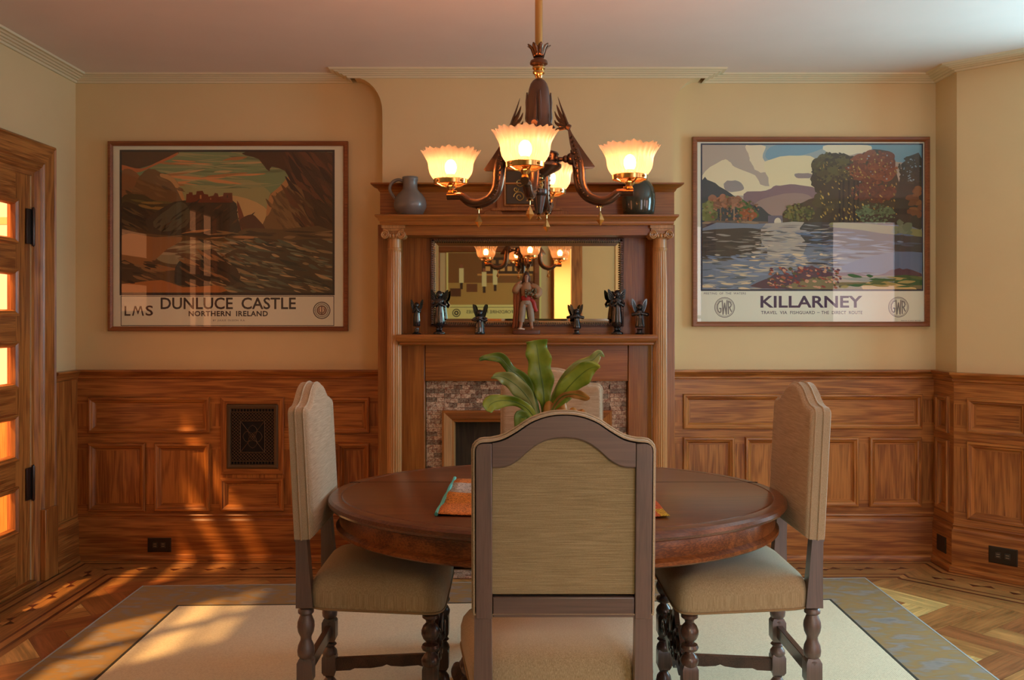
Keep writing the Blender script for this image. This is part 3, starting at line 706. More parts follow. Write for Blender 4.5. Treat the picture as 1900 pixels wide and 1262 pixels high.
def tiles(name, rects, y, axis, parent):
    mb=MB(); cols=[]; rg=random.Random(3); th_=.0225
    for (a0,b0,a1,b1) in rects:
        rows=int(round((b1-b0)/th_)); hh=(b1-b0)/rows
        for r in range(rows):
            a=a0-rg.random()*.05
            while a < a1:
                wd=rg.choice([.042,.042,.084,.055]); s0,s1=max(a,a0)+.0006,min(a+wd,a1)-.0006; a+=wd
                if s1-s0 < .003: continue
                z0,z1=b0+r*hh+.0006,b0+(r+1)*hh-.0006; d=rg.uniform(0,.0015)
                if axis=='z': mb.box(s0,y-.008-d,z0,s1,y,z1)
                else: mb.box(s0,z0,y,s1,z1,y+.006+d)
                t=rg.choice([1,1,1,.9,.8,1.05,.45]); cols += [t]*6
    o = mb.build(name, tile_m, parent, smooth=0, loc=ML_)
    ca_=o.data.color_attributes.new('tone','FLOAT_COLOR','CORNER'); li=0
    for p in o.data.polygons:
        for _ in p.loop_indices: t=cols[p.index]; ca_.data[li].color=(t,t,t,1); li+=1
    return o
OX0, OX1, OZ = pxx(820,4.83), pxx(1136,4.83), pxz(762,4.83)
tiles('tile_surround', [(FX0,0,OX0+.01,1.0),(OX1-.01,0,FX1,1.0),(OX0+.01,OZ-.01,OX1-.01,1.0)], 4.865, 'z', M)
m1=MB(); m1.box(FX0,4.866,0,OX0+.03,4.95,1.0); m1.box(OX1-.03,4.866,0,FX1,4.95,1.0); m1.box(OX0,4.866,OZ-.03,OX1,4.95,1.0); part(m1,'tile_backing',plain('grout',(.10,.055,.03),.9),smooth=0)
m1=MB(); m1.frame(OX0,-.3,OX1,OZ,4.86,[(0,-.01),(0,.022),(.010,.028),(.022,.024),(.045,.016),(.050,.010),(.062,.008),(.066,-.005),(.066,-.08)],False,0,mh=1)
for v in m1.v: v.z=max(v.z,0.02)
part(m1,'insert_frame',[colZ,manX],smooth=25)
m1=MB(); m1.box(OX0+.05,4.935,0,OX1-.05,4.949,OZ-.05)
part(m1,'firebox',wood('firebox_boards',(.05,.035,.018),(.018,.012,.007),'Z',rough=.7,coat=0),smooth=0)
# hearth
m1=MB(); m1.box(-.70,4.67,.0015,.853,4.80,.004); part(m1,'hearth_slab',plain('hearth_grout',(.10,.08,.06),.9),smooth=0)
tiles('hearth_tile',[(-.70,4.67,.853,4.80)],.004,'y',M)

# ------------------------------------------------------------------ posters
def printm(c):   # flat printing inks, one material per colour
    key='ink_%02x%02x%02x'%tuple(int(v*255) for v in c)
    return bpy.data.materials.get(key) or plain(key, tuple(min(.85,1.5*(v/12.92 if v<=.04045 else ((v+.055)/1.055)**2.4)) for v in c), .6)
def text_mesh(body, x0, x1, z0, z1, y, bold=0.0, mirror=False, spacing=1.0):
    cu=bpy.data.curves.new('t','FONT'); cu.body=body; cu.fill_mode='FRONT' if hasattr(cu,'fill_mode') else cu.fill_mode
    cu.offset=bold; cu.space_character=spacing; cu.resolution_u=3
    ob=bpy.data.objects.new('t',cu); COL.objects.link(ob); dg=bpy.context.evaluated_depsgraph_get(); dg.update()
    me=ob.evaluated_get(dg).to_mesh(); vs=[v.co.copy() for v in me.vertices]; fs=[tuple(p.vertices) for p in me.polygons]
    ob.evaluated_get(dg).to_mesh_clear(); bpy.data.objects.remove(ob); bpy.data.curves.remove(cu)
    ax0=min(v.x for v in vs); ax1=max(v.x for v in vs); az0=min(v.y for v in vs); az1=max(v.y for v in vs)
    return [(x0+(v.x-ax0)/(ax1-ax0)*(x1-x0), y, z0+(v.y-az0)/(az1-az0)*(z1-z0)) for v in vs], fs
class Print:
    """printed sheet: flat shapes in photo pixels of the sheet's plane, stacked by a fraction of a millimetre"""
    def __init__(s, d, seed=1): s.d=d; s.mb=MB(); s.mats=[]; s.k=0; s.r=random.Random(seed)
    def mi(s,c):
        m=printm(c)
        if m not in s.mats: s.mats.append(m)
        return s.mats.index(m)
    def Y(s): s.k+=1; return s.d-.000004*s.k
    def poly(s, pts, c, n=4, jit=0, clip=None):
        if n: pts=smooth_closed(pts,n)
        if jit: pts=[(x+s.r.uniform(-jit,jit),y+s.r.uniform(-jit,jit)) for (x,y) in pts]
        if clip: pts=[(min(max(x,clip[0]),clip[2]),min(max(y,clip[1]),clip[3])) for (x,y) in pts]
        y=s.Y(); s.mb.add([(pxx(px,s.d),y,pxz(py,s.d)) for (px,py) in pts],[tuple(range(len(pts)))],s.mi(c))
    def rect(s,x0,y0,x1,y1,c): s.poly([(x0,y0),(x1,y0),(x1,y1),(x0,y1)],c,0)
    def line(s,x0,y0,x1,y1,wd,c):
        for (a,b,e,f) in ((x0,y0,x1,y0+wd),(x0,y1-wd,x1,y1),(x0,y0,x0+wd,y1),(x1-wd,y0,x1,y1)): s.rect(a,b,e,f,c)
    def text(s,t,x0,y0,x1,y1,c,bold=0,sp=1.0):
        vs,fs=text_mesh(t,pxx(x0,s.d),pxx(x1,s.d),pxz(y1,s.d),pxz(y0,s.d),s.Y(),bold,spacing=sp); s.mb.add(vs,fs,s.mi(c))
    def ring(s,cx_,cy_,r0,r1,c,n=40):
        O=[(pxx(cx_+r1*math.cos(2*math.pi*k/n),s.d),pxz(cy_+r1*math.sin(2*math.pi*k/n),s.d)) for k in range(n)]
        y=s.Y()
        if r0<=0: s.mb.add([(a,y,b) for a,b in O],[tuple(range(n))],s.mi(c)); return
        I=[(pxx(cx_+r0*math.cos(2*math.pi*k/n),s.d),pxz(cy_+r0*math.sin(2*math.pi*k/n),s.d)) for k in range(n)]
        s.mb.add([(a,y,b) for a,b in O+I],[(k,(k+1)%n,n+(k+1)%n,n+k) for k in range(n)],s.mi(c))
    def strokes(s, n, box, L, W, cols, slope=0, clip=None, keep=None):
        for _ in range(n):
            x=s.r.uniform(box[0],box[2]); y=s.r.uniform(box[1],box[3])
            if keep and not keep(x,y): continue
            l=s.r.uniform(*L); wd=s.r.uniform(*W); sl=slope+s.r.uniform(-.15,.15)
            s.poly([(x-l,y+sl*l*-1),(x-l*.3,y-wd-sl*l*.3),(x+l*.5,y-wd*.7+sl*l*.5),(x+l,y+sl*l),(x+l*.3,y+wd+sl*l*.3),(x-l*.4,y+wd*.8)], s.r.choice(cols),3,0,clip or box)
    def blobs(s, cx_, cy_, rx, ry, n, r, cols, clip=None):
        for _ in range(n):
            a=s.r.uniform(0,6.283); q=math.sqrt(s.r.random()); x=cx_+rx*q*math.cos(a); y=cy_+ry*q*math.sin(a); rr=s.r.uniform(*r)
            s.poly([(x+rr*s.r.uniform(.6,1.2)*math.cos(k*.9),y+rr*s.r.uniform(.5,1)*math.sin(k*.9)) for k in range(7)], s.r.choice(cols),2,0,clip)
def poster(x0,y0,x1,y1,fw,label,seed,draw, yb=YB, name='framed_poster', group=None):
    d=yb-.03; R=empty(name,(pxx((x0+x1)/2,d),yb-.015,pxz((y0+y1)/2,d))); tag(R,label,'poster')
    L=R.location.copy()
    m1=MB(); w_=fw*d/F
    m1.frame(pxx(x0,d),pxz(y1,d),pxx(x1,d),pxz(y0,d),yb,[(0,.002),(0,.026),(.003,.030),(w_*.6,.030),(w_*.8,.026),(w_,.022),(w_,.012)],False)
    m1.build('frame',frameX,R,loc=L,smooth=25)
    pd=yb-.012; P=Print(pd,seed); sc=pd/d
    P.rect(x0+fw-2,y0+fw-2,x1-fw+2,y1-fw+2,(.86,.80,.70)); draw(P)
    P.mb.build('print',P.mats,R,loc=L,smooth=0,recalc=False)
    g=MB(); yy=yb-.0195; g.add([(pxx(x0+fw-1,yy),yy,pxz(y1-fw+1,yy)),(pxx(x1-fw+1,yy),yy,pxz(y1-fw+1,yy)),(pxx(x1-fw+1,yy),yy,pxz(y0+fw-1,yy)),(pxx(x0+fw-1,yy),yy,pxz(y0+fw-1,yy))],[(0,1,2,3)])
    g.build('glass',poster_glass_m,R,loc=L,smooth=0); return R
INK=(.17,.13,.12)
def sea(P):
    P.line(224,549,620,605,1.2,INK)
    P.text('DUNLUCE',298,552,432,574,INK,.016); P.text('CASTLE',448,552,549,574,INK,.016)
    P.text('NORTHERN',350,577,428,587,INK,.03,1.1); P.text('IRELAND',438,577,497,587,INK,.03,1.1)
    P.text('L',231,568,242,586,INK,.016); [P.poly(q,INK,0) for q in ([(245,586),(249.5,568),(252.3,568),(248,586)],[(249.5,568),(252.6,568),(257.4,580.5),(256,584)],[(262.5,568),(259.4,568),(254.6,580.5),(256,584)],[(267,586),(262.5,568),(259.7,568),(264,586)])]; P.text('S',270,567,284,586,INK,.016)
    P.text('BY  JULIUS  OLSSON  R.A.',395,593,455,597,INK,0,1.1)
    P.ring(597,576,14.5,16,INK); P.ring(597,576,11,12,INK); P.ring(597,576,0,9.5,(.42,.33,.27)); P.ring(597,576,6,7,(.72,.62,.52))
    for k in range(30):
        a=k*2*math.pi/30; P.ring(597+13.2*math.cos(a),576+13.2*math.sin(a),0,.8,INK,6)
    P.poly([(594,570),(600,570),(601,577),(597,582),(593,577)],(.80,.70,.58),0); P.rect(596,568,598,584,(.35,.27,.22))
    C=(223,279,620,546)
    P.rect(222,278,621,548,INK); P.rect(226,282,617,543,(.42,.46,.30))
    C=(226,282,617,543)
    # glowing sky in bands, cloud arches either side
    P.poly([(240,300),(330,284),(480,284),(560,330),(570,430),(430,440),(240,420)],(.44,.50,.34),4,0,C)
    P.poly([(300,345),(380,326),(480,340),(525,400),(510,440),(300,440)],(.54,.53,.35),4,0,C)
    P.poly([(350,385),(420,362),(490,384),(500,430),(360,430)],(.68,.57,.37),4,0,C)
    P.strokes(60,(290,284,520,350),(18,60),(.6,2),[(.42,.48,.33),(.50,.52,.36),(.38,.42,.28),(.56,.54,.37)],0,C)
    P.strokes(20,(300,288,470,345),(14,50),(1,3.5),[(.72,.50,.30),(.60,.42,.24),(.66,.56,.38)],0,C)
    P.poly([(226,282),(330,282),(300,298),(262,312),(240,322),(226,318)],(.30,.20,.12),4,1,C)
    P.poly([(226,306),(262,313),(300,297),(330,283),(322,292),(285,308),(256,320),(226,316)],(.66,.38,.20),4,0,C)
    P.poly([(226,318),(250,318),(262,335),(256,350),(240,368),(226,372)],(.48,.32,.18),4,1,C)
    P.poly([(250,345),(268,318),(285,314),(300,322),(322,330),(335,352),(342,372),(350,385),(330,400),(240,405)],(.40,.29,.16),4,1,C)
    P.poly([(300,322),(322,330),(336,352),(343,372),(338,372),(328,352),(316,336),(298,328)],(.66,.50,.30),4,0,C)
    P.poly([(455,282),(617,282),(617,450),(590,460),(560,440),(555,390),(545,345),(528,318),(505,310),(498,318),(480,296)],(.27,.18,.10),4,1,C)
    P.poly([(490,440),(494,400),(500,365),(520,345),(540,322),(556,340),(570,390),(580,450)],(.42,.31,.17),4,1.2,C)
    P.poly([(494,400),(500,365),(520,345),(540,322),(534,345),(512,362),(502,392)],(.62,.45,.26),4,0,C)
    P.strokes(40,(240,330,340,400),(5,16),(1,3),[(.36,.26,.15),(.44,.33,.19),(.32,.23,.13)],.5,C,lambda x,y: y>350 or 260<x<310)
    P.strokes(50,(500,350,575,438),(4,14),(1,3),[(.38,.28,.16),(.46,.35,.20),(.34,.25,.14)],1.1,C,lambda x,y: y>330+abs(x-540)*1.3)
    P.strokes(60,(540,286,616,440),(8,26),(1.5,5),[(.24,.16,.09),(.31,.20,.11),(.20,.13,.08),(.36,.22,.12)],1.2,C,lambda x,y: x>520+.25*(y-280))
    # far shore and fields
    P.poly([(226,366),(255,360),(290,372),(330,380),(340,400),(310,415),(270,400),(226,392)],(.26,.22,.12),4,1,C)
    P.strokes(10,(230,372,320,392),(10,26),(1,3),[(.48,.38,.18),(.36,.32,.16)],.15,C)
    P.poly([(226,378),(262,384),(300,400),(330,425),(300,442),(226,446)],(.20,.15,.09),4,1,C)
    P.strokes(26,(230,385,330,440),(8,26),(1,3),[(.15,.12,.08),(.25,.19,.11),(.33,.26,.15)],.5,C)
    # headland with ruined walls, generic
    P.poly([(272,405),(305,385),(340,372),(430,372),(440,392),(446,415),(470,436),(440,444),(300,444),(276,425)],(.22,.18,.13),3,1,C)
    P.poly([(285,412),(312,388),(338,374),(352,392),(345,420),(300,430)],(.30,.28,.20),3,1,C)
    P.poly([(345,376),(346,360),(350,360),(351,357),(357,357),(358,362),(364,361),(365,355),(376,354),(379,360),(386,361),(387,365),(396,363),(399,358),(404,359),(406,365),(414,364),(415,358),(431,358),(432,376)],(.36,.17,.09),0,0,C)
    P.strokes(50,(290,380,465,438),(4,14),(1,3),[(.17,.15,.11),(.28,.24,.17),(.32,.22,.13),(.20,.17,.13)],-.9,C,lambda x,y: y>376+.35*abs(x-385)-8)
    P.rect(371,362,374,369,(.62,.42,.22)); P.rect(390,367,392,371,(.55,.36,.2)); P.rect(421,362,423,367,(.2,.1,.06))
    P.poly([(440,372),(452,400),(456,420),(470,436),(452,436),(444,410)],(.42,.22,.13),3,0,C)
    P.poly([(444,410),(466,398),(480,408),(492,425),(480,432),(455,430)],(.30,.18,.11),4,0,C)
    P.poly([(456,424),(520,426),(617,428),(617,543),(226,543),(226,440),(300,436),(420,440)],(.34,.26,.15),3,0,C)
    P.strokes(60,(300,430,617,470),(10,34),(1,3),[(.60,.44,.27),(.28,.20,.12),(.48,.38,.24),(.22,.17,.11)],0,C)
    P.poly([(288,470),(330,450),(370,446),(410,458),(430,470),(380,482),(330,490),(300,485)],(.50,.46,.34),4,1,C)
    P.strokes(30,(300,448,430,486),(12,30),(1,3),[(.58,.52,.40),(.44,.40,.30),(.38,.28,.18)],-.1,C)
    P.poly([(226,436),(290,440),(340,442),(300,470),(290,490),(340,500),(226,500)],(.52,.36,.20),4,1,C)
    P.poly([(420,470),(500,452),(617,450),(617,543),(360,543),(400,505)],(.27,.22,.15),4,1,C)
    P.strokes(260,(380,446,617,541),(5,22),(.7,2.4),[(.50,.42,.28),(.18,.17,.13),(.34,.33,.24),(.60,.50,.34),(.40,.41,.31),(.22,.21,.16),(.30,.32,.25)],.28,C)
    P.poly([(323,520),(330,488),(350,482),(372,484),(380,500),(392,515),(380,532),(340,530)],(.17,.14,.11),3,1.5,C)
    P.poly([(370,470),(392,462),(404,472),(420,484),(440,500),(446,520),(420,530),(395,500)],(.22,.17,.12),3,1.5,C)
    P.poly([(226,484),(250,490),(280,506),(292,516),(278,520),(255,528),(226,520)],(.24,.18,.11),3,1.5,C)
    P.poly([(226,528),(300,520),(340,533),(400,530),(410,543),(226,543)],(.60,.38,.19),3,1,C)
    P.strokes(26,(232,486,300,524),(6,16),(1,2.5),[(.48,.36,.22),(.30,.22,.14),(.16,.12,.08)],.25,C)
    P.strokes(36,(330,470,445,530),(6,20),(1,2.5),[(.36,.26,.17),(.14,.11,.08),(.50,.36,.22)],.5,C)

def gwr(P,cx_,cy_,r):
    g=(.42,.40,.38); P.ring(cx_,cy_,r-1.4,r,g); P.ring(cx_,cy_,r-3.2,r-2.4,g)
    def st(pts,wd=2.2):
        for a,b in zip(pts,pts[1:]):
            dx,dy=b[0]-a[0],b[1]-a[1]; l=math.hypot(dx,dy) or 1; nx,ny=-dy/l*wd/2,dx/l*wd/2; ex,ey=dx/l*wd*.3,dy/l*wd*.3
            P.poly([(cx_+a[0]+nx-ex,cy_+a[1]+ny-ey),(cx_+b[0]+nx+ex,cy_+b[1]+ny+ey),(cx_+b[0]-nx+ex,cy_+b[1]-ny+ey),(cx_+a[0]-nx-ex,cy_+a[1]-ny-ey)],g,0)
    k=r/19.0
    sc=lambda L:[(x*k,y*k) for x,y in L]
    st(sc([(-6.5,-11.5),(-9.5,-10.5),(-13,-5),(-13.5,1),(-12,7),(-9,10),(-7,8),(-6.8,2),(-9.5,2)]))
    st(sc([(-4.5,-13),(-3,13),(0,-8),(3,13),(4.5,-13)]))
    st(sc([(7,12),(7,-11.5),(10.5,-9.5),(12.3,-5),(11,-1),(7,0)])); st(sc([(9,0),(12.5,7.5)]))
def river(P):
    PU=(.20,.13,.24)
    P.text('KILLARNEY',1411,549,1600,571,PU,.022,1.0)
    P.text('TRAVEL  VIA  FISHGUARD',1412,577,1512,583,PU,.01,1.05); P.rect(1516,579.6,1521,580.4,PU); P.text('THE  DIRECT  ROUTE',1524,577,1600,583,PU,.01,1.05)
    P.text('MEETING  OF  THE  WATERS',1306,542.5,1384,546.5,PU,0,1.1)
    P.text('PRINTED IN GREAT BRITAIN',1672,594,1708,596,(.4,.36,.34),0,1.1)
    gwr(P,1344.5,570.5,19); gwr(P,1667,570,19)
    C=(1304,270,1709,539); NV=(.13,.15,.22); R=P.poly
    P.rect(1300,266,1713,540,NV); P.rect(1303,269,1710,537,(.60,.56,.50)); C=(1303,269,1710,537)
    R([(1400,269),(1530,269),(1560,290),(1540,320),(1480,330),(1420,310)],(.52,.58,.58),4,0,C)
    R([(1440,269),(1530,269),(1515,280),(1480,290),(1440,300),(1420,290)],(.40,.54,.60),4,0,C)
    R([(1600,269),(1710,269),(1710,300),(1660,300),(1610,285)],(.36,.53,.60),4,0,C)
    R([(1303,325),(1335,300),(1350,297),(1365,310),(1400,325),(1420,345),(1500,345),(1500,360),(1303,360)],(.80,.74,.60),4,1,C)
    R([(1385,270),(1420,272),(1415,290),(1425,305),(1435,318),(1410,320),(1395,305),(1390,290)],(.80,.73,.60),4,1.5,C)
    R([(1420,300),(1480,288),(1520,300),(1530,350),(1440,360),(1425,330)],(.78,.74,.58),4,1,C)
    R([(1535,269),(1610,269),(1615,280),(1590,285),(1560,290),(1530,280)],(.82,.76,.64),4,1,C)
    R([(1345,338),(1370,336),(1380,352),(1350,356)],(.50,.48,.46),4,1,C); R([(1475,322),(1505,322),(1505,330),(1480,330)],(.50,.46,.44),4,1,C)
    R([(1380,360),(1420,354),(1440,345),(1475,343),(1515,352),(1515,400),(1400,400)],(.44,.36,.37),4,1,C)
    R([(1400,380),(1440,362),(1500,362),(1515,400),(1420,402)],(.52,.44,.40),4,1,C)
    # left bank
    R([(1303,336),(1320,336),(1345,350),(1380,372),(1410,384),(1430,400),(1438,414),(1303,420)],(.16,.20,.21),3,2,C)
    R([(1370,368),(1395,382),(1408,400),(1380,405),(1365,385)],(.22,.32,.14),4,1.5,C)
    P.blobs(1318,392,16,20,14,(6,12),[(.36,.38,.18),(.30,.32,.15),(.42,.44,.24)],C)
    P.blobs(1336,372,15,12,12,(6,10),[(.50,.34,.24),(.56,.38,.27),(.44,.29,.20)],C)
    P.blobs(1362,376,12,9,10,(5,9),[(.52,.36,.26),(.58,.40,.30)],C); P.rect(1361,384,1363,420,(.58,.48,.36)); P.rect(1336,384,1338,420,(.45,.34,.25))
    P.blobs(1388,398,14,9,10,(5,8),[(.56,.30,.13),(.50,.26,.11)],C); P.rect(1387,402,1389,416,(.2,.12,.1))
    R([(1303,412),(1345,410),(1400,410),(1435,413),(1420,418),(1370,424),(1303,430)],(.36,.31,.26),3,1,C)
    P.strokes(16,(1310,410,1400,424),(6,16),(1,3),[(.26,.19,.22),(.50,.42,.32),(.40,.36,.30)],0,C)
    # bridge
    R([(1425,400),(1468,400),(1468,414),(1425,414)],(.34,.32,.36),0,0,C)
    for bx in (1443,1458):
        R([(bx-6,414),(bx-5,407),(bx,404),(bx+5,407),(bx+6,414)],(.72,.68,.58),3,0,C)
    # right bank
    R([(1452,414),(1455,392),(1480,378),(1510,368),(1530,372),(1530,420),(1460,418)],(.24,.19,.13),3,2,C)
    P.blobs(1482,398,18,14,16,(5,10),[(.32,.34,.14),(.26,.28,.12),(.44,.40,.18)],C); P.blobs(1510,400,12,12,8,(5,9),[(.17,.22,.11),(.22,.27,.13)],C)
    R([(1504,330),(1512,304),(1535,285),(1565,284),(1590,290),(1610,280),(1650,282),(1662,310),(1670,420),(1540,424),(1500,420),(1520,370),(1505,345)],(.20,.17,.09),4,3,C)
    P.blobs(1545,312,32,22,26,(8,16),[(.27,.24,.11),(.22,.20,.09),(.31,.29,.13)],C)
    P.blobs(1618,310,38,26,34,(8,16),[(.42,.22,.10),(.37,.19,.08),(.46,.25,.12)],C)
    P.blobs(1535,372,24,16,16,(6,12),[(.25,.22,.10),(.20,.17,.08)],C); P.blobs(1620,356,34,18,20,(7,13),[(.36,.18,.08),(.32,.17,.09)],C)
    R([(1670,320),(1680,298),(1710,292),(1710,425),(1660,415)],(.15,.14,.09),4,2,C)
    P.blobs(1690,318,18,24,16,(6,12),[(.17,.17,.10),(.13,.13,.08)],C); P.blobs(1698,375,12,28,14,(6,10),[(.44,.28,.12),(.38,.23,.10)],C)
    for tx in (1556,1563,1573,1583,1590): P.rect(tx,335,tx+3.5,412,(.10,.08,.05))
    P.strokes(150,(1520,300,1665,408),(.8,2.2),(.8,2.6),[(.66,.56,.26),(.58,.47,.20),(.48,.40,.17)],.6,C)
    P.blobs(1625,398,34,14,22,(6,12),[(.30,.36,.24),(.34,.42,.28),(.26,.32,.21)],C); P.rect(1600,398,1690,412,(.20,.17,.12))
    for (ax,ay,bx,by,cols) in ((1545,312,40,30,[(.24,.22,.10),(.30,.29,.13),(.17,.15,.08)]),(1618,310,46,32,[(.40,.21,.10),(.33,.17,.08),(.50,.29,.13)]),(1690,318,24,30,[(.14,.14,.09),(.20,.19,.11)]),(1620,356,40,22,[(.30,.16,.08),(.38,.20,.09)]),(1625,398,38,18,[(.24,.30,.20),(.34,.42,.28)]),(1360,390,50,26,[(.42,.29,.20),(.34,.34,.17),(.56,.38,.27)]),(1482,396,30,18,[(.22,.22,.11),(.36,.35,.16)])):
        P.blobs(ax,ay,bx,by,110,(1.2,3.4),cols,C)
    P.blobs(1618,310,46,32,24,(1,2),[(.62,.56,.34),(.52,.56,.56)],C); P.blobs(1690,315,18,22,26,(1,2.2),[(.42,.52,.56)],C)
    # water
    R([(1303,424),(1400,416),(1470,414),(1600,418),(1710,428),(1710,537),(1303,537)],(.38,.42,.47),3,0,C)
    R([(1303,430),(1380,424),(1420,430),(1410,455),(1425,470),(1380,482),(1303,478)],(.20,.17,.13),3,2,C)
    R([(1420,416),(1492,414),(1500,440),(1492,470),(1500,500),(1410,500),(1425,470),(1412,445)],(.58,.55,.50),3,2,C)
    R([(1492,414),(1600,418),(1710,430),(1710,470),(1640,466),(1560,462),(1496,450)],(.20,.20,.19),3,1,C)
    R([(1560,412),(1710,426),(1710,440),(1600,428),(1540,420)],(.45,.45,.27),3,1,C)
    P.blobs(1672,424,16,12,10,(6,9),[(.34,.38,.28),(.38,.42,.32)],C)
    P.strokes(70,(1305,430,1425,482),(6,22),(.8,2),[(.50,.48,.44),(.28,.25,.20),(.16,.14,.11)],0,C)
    P.strokes(220,(1305,472,1540,536),(3,18),(.6,2.2),[(.74,.66,.52),(.34,.40,.48),(.42,.47,.54),(.60,.57,.50),(.28,.32,.34)],.02,C)
    P.strokes(150,(1400,418,1560,505),(4,18),(.5,1.6),[(.66,.62,.54),(.36,.36,.36),(.50,.50,.50)],0,C)
    P.strokes(120,(1490,430,1710,510),(6,28),(.6,2.2),[(.30,.37,.46),(.16,.16,.16),(.40,.46,.54),(.24,.28,.33)],.0,C)
    R([(1640,470),(1710,470),(1710,505),(1600,505),(1560,495)],(.30,.37,.47),3,1,C)
    # near bank
    R([(1412,537),(1418,520),(1436,510),(1470,510),(1480,500),(1500,494),(1520,500),(1545,505),(1600,508),(1630,510),(1660,498),(1680,500),(1710,510),(1710,537)],(.26,.16,.20),3,2,C)
    R([(1470,537),(1485,522),(1530,514),(1600,512),(1710,514),(1710,537)],(.42,.38,.24),3,1,C)
    R([(1560,516),(1620,514),(1700,512),(1710,530),(1640,526),(1590,522)],(.16,.29,.12),3,1,C); R([(1600,537),(1620,520),(1660,526),(1700,537)],(.70,.60,.38),3,0,C)
    P.strokes(150,(1425,496,1560,534),(1.5,5),(1,2.6),[(.46,.17,.11),(.54,.30,.20),(.32,.18,.22),(.66,.48,.36),(.30,.26,.12)],.2,C)
    P.strokes(20,(1560,512,1708,534),(6,20),(1,3),[(.20,.32,.14),(.56,.50,.28),(.30,.34,.16)],.05,C)

poster(199,261.5,645,614.5,8.5,'oak-framed railway poster of a stormy coast lettered DUNLUCE CASTLE, hung left of the fireplace',3,sea)
poster(1285.5,253.5,1726.5,606,9,'oak-framed railway poster of a tree-lined river lettered KILLARNEY, hung right of the fireplace',8,river)
# picture on the wall behind the camera, seen in the mirror only
def rear_poster():
    R=empty('framed_poster',(-.2,YR+.02,1.67)); tag(R,'framed sepia poster of a pottery yard, seen reflected in the overmantel mirror','poster'); L=R.location.copy()
    m1=MB(); m1.T=lambda v:Vector((-v.x-.36,YR-(v.y),v.z))
    m1.frame(-.66,1.22,.50,2.10,0,[(0,.002),(0,.026),(.05,.030),(.06,.022),(.07,.01)],False); m1.build('frame',frameX,R,loc=L)
    P=Print(4.8,4); 
    def B(x,y): return x,y
    S_=F/4.8
    def rc(x0,z0,x1,z1,c): P.poly([(CX+x*S_,CY-(z-H)*S_) for x,z in ((x0,z0),(x1,z0),(x1,z1),(x0,z1))],c,0)
    rc(-.60,1.27,.44,2.05,(.90,.78,.50)); rc(-.58,1.46,.42,2.03,(.45,.30,.14)); rc(-.58,1.46,.42,1.70,(.62,.50,.26)); rc(-.50,1.78,.1,1.80,(.7,.5,.25)); rc(-.55,1.80,.05,1.98,(.25,.15,.07))
    for k in range(7): rc(-.52+k*.08,1.83,-.47+k*.08,1.88,(.75,.58,.34)); rc(-.50+k*.08,1.91,-.455+k*.08,1.95,(.6,.42,.22))
    for (x,z) in ((.0,1.66),(-.12,1.68),(.25,1.70)): rc(x,z,x+.05,z+.16,(.85,.76,.55)); rc(x+.01,z-.07,x+.04,z,(.2,.12,.08)); rc(x+.01,z+.16,x+.04,z+.2,(.5,.3,.2))
    rc(-.52,1.60,-.38,1.72,(.35,.2,.1)); rc(.1,1.6,.22,1.69,(.4,.24,.12)); rc(.28,1.55,.40,1.64,(.32,.18,.09))
    rc(-.56,1.30,.40,1.305,INK); rc(-.56,1.43,.40,1.435,INK)
    P.text('STAFFORDSHIRE POTTERIES',CX+-.40*S_,CY-(1.40-H)*S_,CX+.22*S_,CY-(1.365-H)*S_,INK,.01)
    P.ring(CX+.33*S_,CY-(1.37-H)*S_,.035*S_,.045*S_,INK); P.ring(CX+.33*S_,CY-(1.37-H)*S_,.01*S_,.025*S_,INK)
    # turned to face the room: x is negated so the sheet reads correctly from in front
    for v in P.mb.v: v.x=-v.x-.28; v.y=YR+.013+(4.8-v.y)
    P.mb.build('print',P.mats,R,loc=L,smooth=0,recalc=False)
rear_poster()
# ------------------------------------------------------------------ vent, sockets
V=empty('vent_grille',(pxx(469.5,D1),D1,pxz(810,D1))); tag(V,'dark cast metal vent grille with lattice scrollwork set in the left wainscot','vent'); VL=V.location.copy()
x0,x1,z0,z1=pxx(410,D1),pxx(527,D1),pxz(880,D1),pxz(737,D1)
m1=MB(); m1.frame(x0,z0,x1,z1,D1,[(0,0),(0,.008),(.003,.010),(.034,.010),(.038,.006)],False,0,mh=1); m1.build('mounting_board',[oakZ,oakX],V,loc=VL,smooth=20)
gx0,gx1,gz0,gz1=pxx(421,D1),pxx(517.5,D1),pxz(870,D1),pxz(750,D1)
m1=MB(); m1.frame(gx0,gz0,gx1,gz1,D1-.006,[(0,0),(.002,.008),(.010,.012),(.018,.010),(.024,.006),(.026,-.004)],False); m1.build('rim',iron,V,loc=VL,smooth=20)
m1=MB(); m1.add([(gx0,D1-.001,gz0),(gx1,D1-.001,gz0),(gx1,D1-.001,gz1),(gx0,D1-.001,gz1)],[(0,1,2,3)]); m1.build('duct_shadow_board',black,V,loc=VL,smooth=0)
m1=MB(); gcx,gcz=(gx0+gx1)/2,(gz0+gz1)/2; ex,ez=(gx1-gx0)/2-.024,(gz1-gz0)/2-.024; yy=D1-.008; r_=.0017
def bar(ax,az,bx,bz,r=r_): m1.tube([(gcx+ax,yy,gcz+az),(gcx+bx,yy,gcz+bz)],r,5)
ix,iz=ex*.56,ez*.56
for s in (-1,1):
    bar(s*ix,-iz,s*ix,iz,.0026); bar(-ix,s*iz,ix,s*iz,.0026)
    for k in range(15): xx=-ex+2*ex*k/14; bar(xx,s*ez,xx,s*(ez-.018))
    bar(-ex,s*(ez-.018),ex,s*(ez-.018),.002)
    bar(-ix,s*iz,ix,-s*iz)
st=.018
k=-30
import itertools
